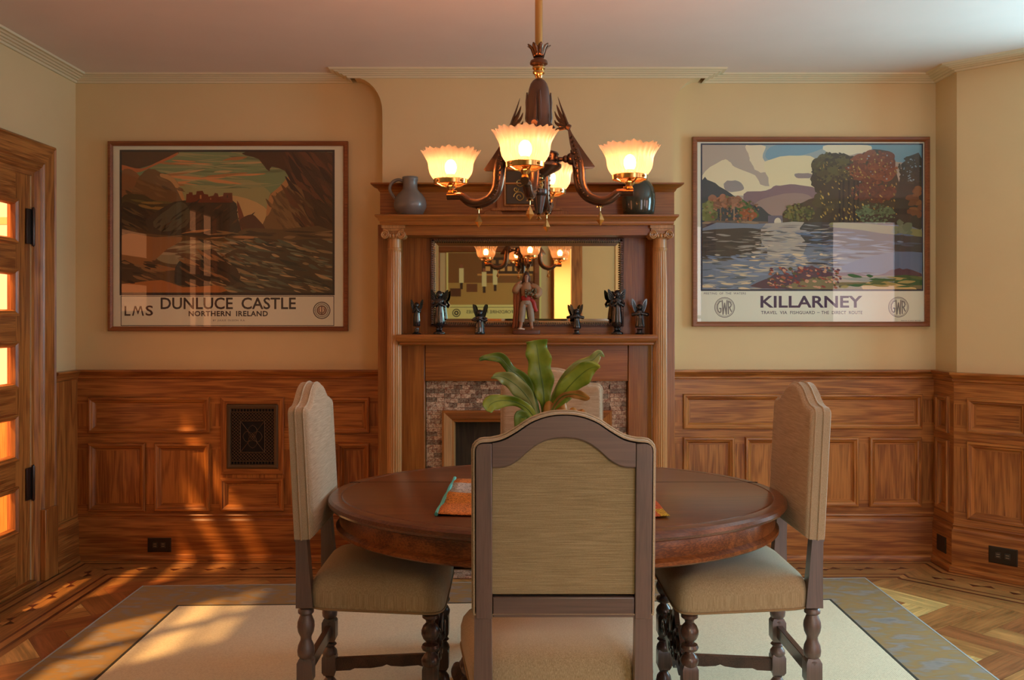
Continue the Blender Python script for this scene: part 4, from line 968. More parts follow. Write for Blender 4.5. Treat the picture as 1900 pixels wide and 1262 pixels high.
def clipseg(a,b,c,d,X0,Z0,X1,Z1):
    # sample the diagonal and keep the pieces outside the inner square
    n=60; run_=[]
    for i in range(n+1):
        t=i/n; x=a+(c-a)*t; z=b+(d-b)*t
        ok=abs(x)<=ex and abs(z)<=ez-.018 and not(abs(x)<ix and abs(z)<iz)
        if ok: run_.append((x,z))
        else:
            if len(run_)>1: bar(*run_[0],*run_[-1])
            run_=[]
    if len(run_)>1: bar(*run_[0],*run_[-1])
for k in range(-14,15):
    clipseg(k*st-.15,-.15,k*st+.15,.15,0,0,0,0); clipseg(k*st-.15,.15,k*st+.15,-.15,0,0,0,0)
for q in range(4):
    a=q*math.pi/2
    for sg in (-1,1):
        P=[]
        for k in range(14):
            t=k/13; r=.010+.030*t; an=a+sg*(.75*math.sin(t*math.pi)); P.append((gcx+r*math.cos(an)*(ix/.05),yy,gcz+r*math.sin(an)*(iz/.055)))
        m1.tube(P,.0016,5)
m1.tube([(gcx+.011*math.cos(t*.4488),yy,gcz+.013*math.sin(t*.4488)) for t in range(14)],.002,5,closed=True)
m1.ball((gcx,yy,gcz),.006)
m1.build('lattice',iron,V,loc=VL,smooth=40)

def socket(name,label,P0,T,w_,h_,holes=True,group=None):
    R=empty(name,P0); tag(R,label,'socket',group)
    m1=MB(); m1.T=T; m1.frame(-w_/2,-h_/2,w_/2,h_/2,0,[(0,0),(0,.003),(.004,.006),(.008,.006)],True); m1.build('cover_plate',plain('plate_'+name,(.035,.022,.014),.35,.4),R,loc=P0)
    if holes:
        for sg in (-1,1):
            m2=MB(); m2.T=T
            m2.frame(sg*.022-.014,-.016,sg*.022+.014,.016,-.006,[(0,0),(.001,.002),(.003,.0025)],True)
            fc=m2.build('receptacle',plain('receptacle',(.05,.035,.025),.3),R,loc=P0)
            m3=MB(); m3.T=T
            for z in (-.006,.006): m3.frame(sg*.022-.008,z-.0015,sg*.022+.008,z+.0015,-.0088,[(0,0),(.0005,.0003)],True)
            m3.build('slot',plain('slot',(.35,.30,.22),.3,.5),fc,loc=P0)
    return R
def frameT(px,py,pz,d,n):
    d=Vector(d).normalized(); n=Vector(n).normalized()
    return lambda v: Vector((px+d.x*v.x-n.x*v.y, py+d.y*v.x-n.y*v.y, pz+v.z))
yb=YB-.034
p=pt(296,1011,yb); socket('power_outlet','dark metal double power outlet in the left skirting, below the small oak panels',tuple(p),frameT(*p,(1,0),(0,-1)),.128,.078)
nk=Vector((XR-.034,4.915,.12)); socket('blank_cover_plate','small black square cover plate low in the dark right corner skirting',tuple(nk),frameT(*nk,(0,-1),(-1,0)),.10,.085,False)
bd=Vector((BAY0.x,BAY0.y))+dd*.235+Vector((-1,-1)).normalized()*.034; by=Vector((bd.x,bd.y,.128)); socket('power_outlet','black double power outlet in the angled bay skirting at far right',tuple(by),frameT(*by,(dd.x,dd.y),(-1,-1)),.135,.085)

# ------------------------------------------------------------------ dining table
RX,RY,TCX,TCY,TZ=.745,.605,.145,3.03,.765
T_=empty('dining_table',(TCX,TCY,0)); tag(T_,'polished dark mahogany oval dining table on a carved scroll pedestal','table')
def oval(mb,prof,seg=96,m=0,sy=RY/RX):
    # profile given as (inset from rim, z)
    n=len(prof); vs=[]
    for (i,z) in prof:
        for k in range(seg):
            a=2*math.pi*k/seg; vs.append(((RX-i)*math.cos(a),(RY-i)*math.sin(a),z))
    fs=[(q*seg+k,q*seg+(k+1)%seg,(q+1)*seg+(k+1)%seg,(q+1)*seg+k) for q in range(n-1) for k in range(seg)]
    mb.add(vs,fs,m); b=len(mb.v)
    return mb
m1=MB(); oval(m1,[(.06,TZ-.032),(.012,TZ-.032),(.004,TZ-.028),(0,TZ-.020),(.002,TZ-.010),(.010,TZ-.003),(.022,TZ-.001),(.040,TZ-.001),(.043,TZ-.004),(.046,TZ-.001),(.050,TZ)])
seg=96; b=len(m1.v)-seg
# top in two halves with a seam
yc=.10
top=[(RX-.05)*1.0,(RY-.05)]
P=[m1.v[b+k] for k in range(seg)]
m1.f.append([b+k for k in range(seg)]); m1.m.append(0)
m1.f.append([seg-1-k for k in range(seg)]); m1.m.append(0)
o=m1.build('tabletop',tableX,T_,smooth=30,recalc=True)
def ov(y,i=0): return (RX-i)*math.sqrt(max(0,1-(y/(RY-i))**2))
m1=MB(); ys=.155; e=ov(ys,.0); m1.box(-e+.012,ys-.0012,TZ-.01,e-.012,ys+.0012,TZ+.0004); m1.build('leaf_seam',plain('seam',(.02,.008,.004),.6),T_,smooth=0)
m1=MB(); oval(m1,[(.05,TZ-.032),(.040,TZ-.036),(.038,TZ-.040),(.038,TZ-.085),(.034,TZ-.088),(.026,TZ-.094),(.026,TZ-.104),(.034,TZ-.110),(.070,TZ-.110),(.070,TZ-.05)]); m1.build('apron',apronX,T_,smooth=40)
m1=MB()
m1.lathe([(.20,.64),(.20,.60),(.12,.58),(.085,.55),(.07,.50),(.09,.46),(.12,.42),(.13,.37),(.10,.32),(.08,.30),(.11,.28),(.12,.25),(.10,.22),(.05,.20)],(0,0,0),28)
m1.box(-.5,-.05,.63,.5,.05,.665); m1.box(-.05,-.42,.63,.05,.42,.665)
m1.build('pedestal',walnutZ,T_,smooth=35)
for q in range(4):
    a=math.radians(45+90*q); ca_,sa_=math.cos(a),math.sin(a)
    L_=MB()
    path=[]
    sp=smooth_open([(.08,.24),(.14,.30),(.21,.335),(.28,.31),(.30,.24),(.27,.16),(.29,.10),(.36,.07),(.43,.05)],5)
    path=[(s*ca_,s*sa_,z) for (s,z) in sp]; n=len(path)
    L_.tube(path,[.034+.016*math.sin(i/n*math.pi*2.2)**2 for i in range(n)],10)
    # the shoulder scroll and its ribs, the toe
    for (s,z,r,wd) in ((.255,.285,.062,.045),(.43,.055,.042,.04)):
        for k in range(-1,2):
            off=k*wd*.8
            L_.lathe([(.002,-wd*.5),(r*.8,-wd*.45),(r,-wd*.2),(r,wd*.2),(r*.8,wd*.45),(.002,wd*.5)],(0,0,0),18) if False else None
        vs=[];sgm=18
        for j,(rr,uu) in enumerate([(.004,-.06),(.7,-.058),(.95,-.045),(.82,-.028),(1,-.014),(.86,0),(1,.014),(.82,.028),(.95,.045),(.7,.058),(.004,.06)]):
            for k in range(sgm):
                t=2*math.pi*k/sgm; ss=s+r*(rr if rr<=1 else 1)*math.cos(t); z_=z+r*rr*math.sin(t)
                ss=s+r*rr*math.cos(t); vs.append((ss*ca_-uu*sa_, ss*sa_+uu*ca_, max(z_,.011)))
        fs=[(j*sgm+k,j*sgm+(k+1)%sgm,(j+1)*sgm+(k+1)%sgm,(j+1)*sgm+k) for j in range(10) for k in range(sgm)]
        L_.add(vs,fs)
    L_.build('scroll_leg',walnutY,T_,smooth=45)

# ------------------------------------------------------------------ chair
def camel(W,zs,zt,off=0,n=44,z0=.65,r=.018):
    """outline of the back from bottom left, up, over the hump, down: W half width, zs shoulder, zt crown"""
    key=[(-1,0),(-.87,.0),(-.78,.03),(-.66,.14),(-.52,.40),(-.38,.70),(-.24,.89),(-.11,.98),(0,1)]
    pts=smooth_open(key,6); L_=[(x*W,zs+(zt-zs)*h) for x,h in pts]
    L_=L_+[(-x,z) for x,z in reversed(L_[:-1])]
    L_=[(-W+r,zs)]+[p for p in L_ if abs(p[0])<W-r-.002]+[(W-r,zs)]
    crn=lambda cx_,cz_,a0: [(cx_+r*math.cos(math.radians(a)),cz_+r*math.sin(math.radians(a))) for a in a0]
    left=crn(-W+r,zs-r,(180,157,135,112)); right=crn(W-r,zs-r,(68,45,22,0))
    return [(-W,z0)]+left+L_+right+[(W,z0)]
def inset(pts,d):
    out=[]; n=len(pts)
    for i in range(n):
        a,b,c=Vector(pts[i-1]),Vector(pts[i]),Vector(pts[(i+1)%n]); e1=(b-a); e2=(c-b)
        if e1.length<1e-7 or e2.length<1e-7: out.append(tuple(b)); continue
        e1.normalize(); e2.normalize(); n1=Vector((e1.y,-e1.x)); n2=Vector((e2.y,-e2.x)); mv=n1+n2; dn=mv.dot(n1)
        mv=mv/max(dn,.6); out.append((b.x+mv.x*d,b.y+mv.y*d))
    return out
def lean(v):
    k=max(0,v.z-.44)*.052
    return Vector((v.x,v.y-k,v.z))
TURN=[(.020,.44),(.025,.436),(.025,.428),(.015,.420),(.013,.412),(.022,.402),(.0275,.388),(.0275,.378),(.022,.364),(.013,.354),(.012,.350),(.024,.346),(.0275,.338),(.024,.330),(.012,.326),(.013,.322),(.022,.312),(.0275,.300),(.026,.288),(.020,.280),(.024,.276),(.022,.270)]
VASE=[(.019,.44),(.024,.434),(.024,.426),(.017,.420),(.020,.412),(.0255,.398),(.0265,.384),(.024,.368),(.0165,.352),(.017,.342),(.024,.326),(.0265,.310),(.025,.296),(.017,.286),(.024,.280),(.024,.272),(.019,.268)]
LOW=[(.019,.204),(.024,.198),(.015,.190),(.024,.178),(.0265,.168),(.022,.158),(.016,.152),(.02,.149)]
FOOT=[(.018,.091),(.014,.084),(.024,.070),(.0275,.052),(.026,.034),(.019,.018),(.017,0)]
def leg(x,y,prof,post=False):
    m1=MB(); 
    m1.lathe(prof,(x,y,0),20); m1.lathe(LOW,(x,y,0),20); m1.lathe(FOOT,(x,y,.0),20)
    h=.0235
    for (a,b) in ((.215,.283),(.100,.162)):
        c=.006; P=[(-h,-h),(h,-h),(h,h),(-h,h)]
        vs=[(x+p[0]*.75,y+p[1]*.75,a-.006) for p in P]+[(x+p[0],y+p[1],a+c) for p in P]+[(x+p[0],y+p[1],b-c) for p in P]+[(x+p[0]*.75,y+p[1]*.75,b+.006) for p in P]
        m1.add(vs,[(3,2,1,0),(12,13,14,15)]+[(q*4+j,q*4+(j+1)%4,(q+1)*4+(j+1)%4,(q+1)*4+j) for q in range(3) for j in range(4)])
    if post:
        m1.T=lean; b=len(m1.v)
        # square post, swelling a little at the seat, up to the back frame
        rows=[(.445,.023,.026),(.50,.021,.023),(.56,.020,.020),(.66,.0195,.017)]
        vs=[]
        for (z,hx,hy) in rows: vs += [(x-hx,y-hy,z),(x+hx,y-hy,z),(x+hx,y+hy,z),(x-hx,y+hy,z)]
        m1.add(vs,[(3,2,1,0),(12,13,14,15)]+[(q*4+j,q*4+(j+1)%4,(q+1)*4+(j+1)%4,(q+1)*4+j) for q in range(3) for j in range(4)])
    return m1
def make_chair():
    R=empty('dining_chair')
    yb=-.2
    W=.202
    for sx in (-1,1):
        leg(sx*.183,yb,VASE,True).build('leg',sheenZ,R,smooth=40)
        leg(sx*.232,.185,TURN).build('leg',walnutZ,R,smooth=40)
    # back frame: seen from behind
    out=camel(W-.003,1.046,1.109,z0=.652,r=.014)
    m1=MB(); m1.T=lean
    top=out[1:-1]
    inn=camel(W-.041,1.000,1.066,z0=.706,r=.004)[1:-1]
    yf0,yf1=yb-.022,yb-.001
    # arch between stiles
    zl=.995
    xi=W-.041
    arch_out=[p for p in out if abs(p[0])<=xi]; arch_in=[p for p in inn if abs(p[0])<=xi+1e-6]
    def zout(x):
        for a,b in zip(out,out[1:]):
            if a[0]<=x<=b[0] and b[0]>a[0]: return a[1]+(b[1]-a[1])*(x-a[0])/(b[0]-a[0])
        return out[len(out)//2][1]
    xs=[-xi+2*xi*k/60 for k in range(61)]
    def hump(x,W_,zs,zt):
        t=abs(x)/W_; ks=[(0,1),(.11,.98),(.24,.89),(.38,.70),(.52,.40),(.66,.14),(.78,.03),(.87,0),(1.2,0)]
        for (a,ha),(b,hb) in zip(ks,ks[1:]):
            if a<=t<=b: u=(t-a)/(b-a); u=u; return zs+(zt-zs)*(ha+(hb-ha)*u)
        return zs
    inz=smooth_open([(-1.0,0),(-.90,.0),(-.78,.06),(-.64,.25),(-.5,.55),(-.34,.82),(-.17,.96),(0,1.0)],8)
    inz=inz+[(-a,b) for a,b in reversed(inz[:-1])]
    def zin(x):
        t=x/xi
        for a,b in zip(inz,inz[1:]):
            if a[0]<=t<=b[0]: return 0.990+.068*(a[1]+(b[1]-a[1])*(t-a[0])/max(1e-6,b[0]-a[0]))
        return .99
    OUTL=[(x,zout(x)) for x in xs]; INL=[(x,zin(x)) for x in xs]
    n=len(xs); vs=[]
    for (x,z) in OUTL: vs.append((x,yf0,z))
    for (x,z) in INL: vs.append((x,yf0,z+.004))
    for (x,z) in INL: vs.append((x,yf0+.005,z))
    for (x,z) in INL: vs.append((x,yf1,z))
    for (x,z) in OUTL: vs.append((x,yf1,z))
    fs=[]
    for k in range(n-1):
        for q in range(4): fs.append((q*n+k,q*n+k+1,(q+1)*n+k+1,(q+1)*n+k))
        fs.append((4*n+k,4*n+k+1,k+1,k))
    m1.add(vs,fs)
    m1.build('crest_rail',sheenX,R,smooth=30)
    for sg in (-1,1):
        m1=MB(); m1.T=lean
        P=[(sg*xi,.645),(sg*xi,zout(-xi)-.001)]+[p for p in (out if sg<0 else out) if (p[0]*sg>=xi)]
        P=[(sg*(xi+.0008),.645),(sg*(xi+.0008),1.046),(sg*(W-.017),1.046),(sg*(W-.007),1.042),(sg*(W-.003),1.032),(sg*(W-.003),.645)]
        m1.prism(P,yf0,yf1,'xz'); m1.build('stile',sheenZ,R,smooth=30,bevel=.002)
    m1=MB(); m1.T=lean; m1.box(-xi,yf0+.002,.648,xi,yf1,.695); m1.build('back_rail',sheenX,R,bevel=.003)
    m1=MB(); m1.T=lean
    P=[(x,z+.008) for x,z in INL]; P=[(-xi-.002,.700)]+P+[(xi+.002,.700)]
    m1.prism(P,yb-.012,yb-.004,'xz'); tag(m1.build('rear_panel',fab_rear,R,smooth=20),'olive-tan fabric set in the back frame')
    # upholstered front of the back
    o1=camel(W+.003,1.053,1.116,z0=.653,r=.024)
    m1=MB(); m1.T=lean; rows=[(.004,-.021),(0,-.0185),(-.0005,.004),(0,.020),(.003,.031),(.009,.038),(.017,.041)]
    vs=[]; nn=len(o1)
    for (ins,dy) in rows:
        q=inset(o1,ins) ; vs += [(x,yb+dy,z) for x,z in q]
    cxm=[( 0,yb+.044,.86)]
    fs=[]
    for r in range(len(rows)-1):
        for k in range(nn): fs.append((r*nn+k,r*nn+(k+1)%nn,(r+1)*nn+(k+1)%nn,(r+1)*nn+k))
    fs.append(tuple((len(rows)-1)*nn+k for k in range(nn))); 
    m1.add(vs,fs)
    bk=m1.build('backrest',fab_back,R,smooth=50)
    for dy in (.002,.026):
        m2=MB(); m2.T=lean; q=inset(o1,-.0015 if dy<.01 else .001); m2.tube([(x,yb+dy,z) for x,z in q],.0032,6); m2.build('welt',fab_back,bk,smooth=60)
    # seat
    m1=MB(); rows=[(1.0,.440),(1.012,.462),(1.012,.492),(.99,.514),(.94,.532),(.85,.545),(.70,.554),(.5,.560),(.25,.563)]
    def ringpt(t,s_,z):
        # rounded trapezoid, front wider
        a=t*2*math.pi; e=.22; cx_=math.copysign(abs(math.cos(a))**e,math.cos(a)); sy_=math.copysign(abs(math.sin(a))**e,math.sin(a))
        y=.018+sy_*.208*s_; hwid=.205+(.262-.205)*(sy_*s_+1)/2
        return (cx_*hwid*s_,y,z)
    sg_=72; vs=[]
    for (s_,z) in rows: vs += [ringpt(k/sg_,s_,z) for k in range(sg_)]
    fs=[(r*sg_+k,r*sg_+(k+1)%sg_,(r+1)*sg_+(k+1)%sg_,(r+1)*sg_+k) for r in range(len(rows)-1) for k in range(sg_)]
    fs.append(tuple((len(rows)-1)*sg_+k for k in range(sg_))); fs.append(tuple(range(sg_-1,-1,-1)))
    m1.add(vs,fs); st_=m1.build('seat',fab_seat,R,smooth=60)
    m2=MB(); m2.tube([ringpt(k/sg_,1.008,.445) for k in range(sg_)],.003,6,closed=True); m2.build('welt',welt_m,st_,smooth=60)
    # stretchers
    for sx in (-1,1):
        m1=MB(); 
        bot=[(0,.106),(.06,.106),(.075,.112),(.13,.110),(.17,.114),(.185,.120),(.20,.114),(.24,.110),(.295,.112),(.31,.106),(.37,.106)]
        a=Vector((sx*.183,-.2)); b=Vector((sx*.232,.185)); d=(b-a).normalized(); n_=Vector((d.y,-d.x))
        m1.T=lambda v,a=a,d=d,n_=n_: Vector((a.x+d.x*(v.x+.01)+n_.x*v.y,a.y+d.y*(v.x+.01)+n_.y*v.y,v.z))
        m1.prism(bot+[(.37,.150),(0,.150)],-.009,.009,'xz'); m1.build('side_stretcher',walnutX,R,smooth=20,bevel=.0015)
    m1=MB(); m1.box(-.17,-.211,.225,.17,-.191,.268); m1.build('rear_stretcher',walnutX,R,bevel=.002)
    # carved front stretcher: arched crest of scrolls and leaves
    m1=MB()
    crest=[(-.215,.235),(-.20,.29),(-.17,.30),(-.15,.27),(-.12,.31),(-.08,.35),(-.04,.34),(0,.385),(.04,.34),(.08,.35),(.12,.31),(.15,.27),(.17,.30),(.20,.29),(.215,.235),(.19,.21),(.15,.225),(.10,.20),(.05,.215),(0,.185),(-.05,.215),(-.10,.20),(-.15,.225),(-.19,.21)]
    m1.prism(smooth_closed(crest,3),.177,.193,'xz')
    for sg in (-1,1):
        for (cx_,cz_,r0,a0) in ((.15,.262,.030,0),(.075,.295,.040,1.5),(.185,.25,.022,2.5),(.03,.25,.026,3.2)):
            P=[]
            for k in range(24):
                t=k/23; a=a0+t*9; r=r0*(1-.8*t); P.append((sg*(cx_+r*math.cos(a)),.196,cz_+r*math.sin(a)))
            m1.tube(P,[.007*(1-.4*k/23) for k in range(24)],6)
            m1.tube([(p[0],.174,p[2]) for p in P],[.007*(1-.4*k/23) for k in range(24)],6)
    for k in range(5): 
        a=math.pi*(k+.5)/5; m1.tube([(0,.197,.30),(.035*math.cos(a),.200,.30+.06*math.sin(a))],[.009,.003],6)
    m1.ball((0,.198,.29),.016); m1.build('carved_stretcher',walnutY,R,smooth=40)
    return R
ch=make_chair(); ch.location=(.117,2.31,.0105); tag(ch,'tan upholstered dining chair seen from behind, nearest the camera','chair')
c2=copy_tree(ch); c2.location=(-.43,2.985,.0105); c2.rotation_euler=(0,0,-math.pi/2); tag(c2,'tan upholstered dining chair at the left end of the table, facing right','chair')
c3=copy_tree(ch); c3.location=(.718,2.985,.0105); c3.rotation_euler=(0,0,math.pi/2); tag(c3,'tan upholstered dining chair at the right end of the table, facing left','chair')
c4=copy_tree(ch); c4.location=(.162,3.52,.0105); c4.rotation_euler=(0,0,math.pi); tag(c4,'tan upholstered dining chair on the far side of the table, before the fireplace','chair')
# ------------------------------------------------------------------ chandelier
CH=(.084,2.87); C_=empty('chandelier',(CH[0],CH[1],CEIL)); tag(C_,'antique bronze four-arm chandelier with lit ribbed amber glass shades over the table','chandelier')
def cz(y,d=2.87): return pxz(y,d)-CEIL
m1=MB(); m1.lathe([(.012,-.002),(.012,cz(86))],(0,0,0),16); m1.build('rod',brass,C_)
m1=MB(); m1.lathe([(.0125,0),(.055,-.001),(.055,-.010),(.035,-.022),(.018,-.035),(.0125,-.04)],(0,0,0),28); m1.build('canopy',brass,C_)
# leaf crown finial
m1=MB()
for k in range(9):
    a=2*math.pi*k/9; vs=[]
    rows=[(.014,cz(108),.006),(.018,cz(100),.008),(.023,cz(92),.009),(.030,cz(87),.007),(.037,cz(84),.0015)]
    for (r,z,wd) in rows:
        for s in (-1,1): vs.append((r*math.cos(a)-s*wd*math.sin(a),r*math.sin(a)+s*wd*math.cos(a),z))
    m1.add(vs,[(q*2,q*2+1,q*2+3,q*2+2) for q in range(4)])
m1.build('leaf_crown',bronze,C_,smooth=50,solid=.0025,recalc=False)
m1=MB(); m1.lathe([(.012,cz(100)),(.013,cz(107)),(.016,cz(109)),(.017,cz(111)),(.026,cz(113)),(.028,cz(116)),(.028,cz(119)),(.020,cz(122)),(.017,cz(123))],(0,0,0),24); m1.build('knop',bronze,C_)
m1=MB(); m1.lathe([(.017,cz(123)),(.020,cz(125)),(.020,cz(128)),(.015,cz(130)),(.019,cz(133)),(.019,cz(136)),(.013,cz(139)),(.010,cz(145)),(.013,cz(148))],(0,0,0),24); m1.build('brass_collar',brass,C_)
m1=MB(); bell=[(.012,cz(147)),(.019,cz(150)),(.026,cz(156)),(.031,cz(165)),(.0345,cz(178)),(.036,cz(195)),(.0365,cz(215)),(.037,cz(226)),(.042,cz(231)),(.050,cz(236)),(.055,cz(244)),(.05,cz(248)),(.03,cz(250))]
m1.lathe(bell,(0,0,0),36)
for q in range(4):
    a=math.radians(45+90*q+18-60); m1.tube([(.0365*1.02*math.cos(a),.0365*1.02*math.sin(a),cz(y)) for y in (172,190,205,220,230)],[.002,.005,.004,.006,.003],6)
m1.build('bell_body',plain('aged_bronze',(.075,.052,.045),.38,.6),C_,smooth=45)
m1=MB(); m1.lathe([(.03,cz(250)),(.022,cz(262)),(.018,cz(272)),(.03,cz(280)),(.060,cz(284)),(.063,cz(287)),(.060,cz(290)),(.060,cz(301)),(.066,cz(304)),(.071,cz(307)),(.071,cz(311)),(.062,cz(316)),(.035,cz(325)),(.020,cz(330))],(0,0,0),40)
for k in range(12):
    a=2*math.pi*k/12; m1.ball((.061*math.cos(a),.061*math.sin(a),cz(296)),.007,sz=1.2)
m1.build('drum',bronze,C_,smooth=40)
m1=MB(); m1.lathe([(.014,cz(326)),(.014,cz(332)),(.019,cz(335)),(.012,cz(338)),(.016,cz(343)),(.012,cz(348)),(.017,cz(351))],(0,0,0),20); m1.build('brass_stem',brass,C_)
m1=MB(); m1.lathe([(.017,cz(350)),(.026,cz(352)),(.027,cz(358)),(.024,cz(362)),(.021,cz(364)),(.016,cz(380)),(.010,cz(396)),(.007,cz(397))],(0,0,0),32,rf=lambda a,k,n:1-.10*abs(math.sin(5*a)) if k>3 else 1); m1.build('fluted_drop',darkbronze,C_,smooth=30)
m1=MB(); m1.lathe([(.004,cz(397)),(.008,cz(399)),(.004,cz(402)),(.009,cz(406)),(.003,cz(409))],(0,0,0),14); m1.build('tip',brass,C_)
shade_m=bpy.data.materials.new('amber_ribbed_glass'); shade_m.use_nodes=True; nt=shade_m.node_tree; nt.nodes.clear(); L=nt.links
o_=N(nt,'ShaderNodeOutputMaterial'); tr=N(nt,'ShaderNodeBsdfTranslucent'); tr.inputs[0].default_value=(.18,.20,.22,1); tp=N(nt,'ShaderNodeBsdfTransparent'); tp.inputs[0].default_value=(.9,.9,.8,1)
gl=N(nt,'ShaderNodeBsdfGlossy'); gl.inputs[0].default_value=(1,.9,.7,1); gl.inputs['Roughness'].default_value=.18; df=N(nt,'ShaderNodeBsdfDiffuse'); df.inputs[0].default_value=(.40,.27,.15,1)
a1=N(nt,'ShaderNodeMixShader'); a1.inputs[0].default_value=.18; L.new(tr.outputs[0],a1.inputs[1]); L.new(tp.outputs[0],a1.inputs[2])
a2=N(nt,'ShaderNodeMixShader'); a2.inputs[0].default_value=.20; L.new(a1.outputs[0],a2.inputs[1]); L.new(df.outputs[0],a2.inputs[2])
a3=N(nt,'ShaderNodeMixShader'); a3.inputs[0].default_value=.10; L.new(a2.outputs[0],a3.inputs[1]); L.new(gl.outputs[0],a3.inputs[2]); L.new(a3.outputs[0],o_.inputs[0])
PHI=math.radians(9.5)
Z0=-CEIL
def make_arm(ang,first):
    ca_,sa_=math.cos(ang),math.sin(ang)
    def P(s,z,u=0): return (s*ca_-u*sa_, s*sa_+u*ca_, z+Z0)
    m1=MB(); m1.tube([P(.055,1.832),P(.105,1.832)],.007,8); m1.ball(P(.085,1.832),.012); m1.ball(P(.103,1.832),.018,sz=1.1)
    ap=smooth_open([(.112,1.862),(.121,1.83),(.126,1.80),(.128,1.768),(.136,1.737),(.157,1.712),(.192,1.699),(.222,1.704),(.243,1.720),(.255,1.724),(.290,1.724)],4)
    n=len(ap); rad=[.014+.006*min(1,k/6) if k<10 else (.020-.009*((k-10)/(n-10))**1.0) for k in range(n)]
    m1.tube([P(*p) for p in ap],rad,12)
    m1.tube([P(.255,1.724),P(.294,1.724)],.0125,8)
    # studs down the tube
    for k in range(2,22,2):
        p=ap[k]
        for u in (-1,1): m1.ball(P(p[0]-.004,p[1],u*.0185),.0042,seg=8,rings=5)
    m1.build('arm',bronze,C_,smooth=50)
    # tapering three-sided horn above the tube, open wide at the foot
    m1=MB(); rows=[(.090,.094,1.934,.004),(.093,.104,1.912,.008),(.098,.124,1.880,.012),(.106,.148,1.845,.017),(.112,.176,1.806,.021),(.118,.170,1.800,.019)]
    vs=[]
    for (s0,s1,z,wd) in rows: vs += [P(s0,z,-wd),P(s0,z,wd),P(s1,z,0)]
    vs2=len(rows)
    m1.add(vs,[(0,1,2),(3*(vs2-1)+2,3*(vs2-1)+1,3*(vs2-1))]+[(q*3+j,q*3+(j+1)%3,(q+1)*3+(j+1)%3,(q+1)*3+j) for q in range(vs2-1) for j in range(3)])
    for k in range(7): m1.ball(P(.106+.004*k,1.90-.013*k,.010+.0015*k),.004,seg=8,rings=5); m1.ball(P(.106+.004*k,1.90-.013*k,-.010-.0015*k),.004,seg=8,rings=5)
    m1.tube([P(.088,1.934,0),P(.098,1.928,0)],.010,8)
    m1.build('horn',bronze,C_,smooth=25)
    # feather plume
    m1=MB()
    for (pl,r0) in (([(.091,1.935),(.082,1.962),(.070,1.995),(.060,2.027)],.0085),([(.088,1.94),(.072,1.963),(.062,1.985),(.056,2.003)],.0075),([(.086,1.938),(.068,1.950),(.056,1.966),(.050,1.982)],.007),([(.086,1.934),(.066,1.938),(.054,1.945),(.050,1.955)],.007),([(.084,1.930),(.064,1.926),(.055,1.922),(.051,1.912)],.0065)):
        sp=smooth_open(pl,4); k_=len(sp); m1.tube([P(*p) for p in sp],[r0*(1-(i/(k_-1))**1.6)+.0008 for i in range(k_)],6,flat=.55)
    m1.build('feather_plume',bronze,C_,smooth=50)
    # pendant drop
    m1=MB(); m1.tube([P(.192,1.700),P(.192,1.668)],.0016,5); m1.lathe([(.011,1.679+Z0),(.009,1.683+Z0),(.004,1.685+Z0)],P(.192,0)[:2]+(0,),12)
    kx=P(.192,0); vs=[(kx[0],kx[1],1.668+Z0)]+[(kx[0]+.0125*math.cos(t),kx[1]+.0125*math.sin(t),1.640+Z0) for t in (ang,ang+1.57,ang+3.14,ang+4.71)]+[(kx[0],kx[1],1.622+Z0)]
    m1.add(vs,[(0,1,2),(0,2,3),(0,3,4),(0,4,1),(5,2,1),(5,3,2),(5,4,3),(5,1,4)])
    m1.build('pendant_drop',brass,C_,smooth=10)
    # gallery holding the shade
    c=P(.283,0); c=(c[0],c[1],Z0)
    m1=MB(); m1.lathe([(.006,1.728),(.011,1.735),(.008,1.742),(.013,1.748),(.016,1.754),(.010,1.760),(.004,1.766)],c,16)
    m1.lathe([(.050,1.762),(.054,1.763),(.055,1.776),(.052,1.778),(.049,1.776)],c,36,closed=True)
    for k in range(4):
        a_=ang+.5+k*math.pi/2; m1.tube([(c[0]+.012*math.cos(a_),c[1]+.012*math.sin(a_),c[2]+1.752),(c[0]+.03*math.cos(a_),c[1]+.03*math.sin(a_),c[2]+1.7545),(c[0]+.052*math.cos(a_),c[1]+.052*math.sin(a_),c[2]+1.766)],.0028,6)
        m1.ball((c[0]+.057*math.cos(a_+.4),c[1]+.057*math.sin(a_+.4),c[2]+1.769),.004,seg=8,rings=5)
    m1.tube([(c[0]+.004*ca_*-1,c[1]-.004*sa_,c[2]+1.742),(c[0]-.020*ca_,c[1]-.020*sa_,c[2]+1.738)],.0035,6)
    m1.build('gallery',brass,C_,smooth=40)
    m1=MB(); prof=[(.049,1.770),(.052,1.776),(.060,1.786),(.066,1.797),(.069,1.810),(.0705,1.824),(.0715,1.830),(.0745,1.838),(.078,1.845),(.083,1.854),(.089,1.862),(.092,1.866)]
    K_=len(prof); NS=28
    def rf(a,k,n):
        t=k/(n-1); rib=.042*math.cos(a*NS*(2 if k<6 else 1)); rip=.020*max(0,(t-.6)/.4)*math.cos(a*8)
        return 1+rib*(.35+.45*t)+rip
    def zf(a,k,n):
        t=max(0,(k/(n-1)-.75)/.25); return t*(.0022*math.cos(a*NS)+.003*math.cos(a*8))
    m1.lathe(prof,c,224,rf=rf,zf=zf,cap=False); sh=m1.build('glass_shade',shade_m,C_,smooth=60); 
    m1=MB(); m1.lathe([(.013,1.766),(.014,1.79),(.011,1.795)],c,14); m1.build('lamp_socket',brass,C_)
    m1=MB(); m1.ball((c[0],c[1],c[2]+1.815),.019,sz=1.35,seg=14,rings=8); m1.build('bulb',bulb_m,C_)
for k in range(4): make_arm(-PHI+k*math.pi/2,k==0)

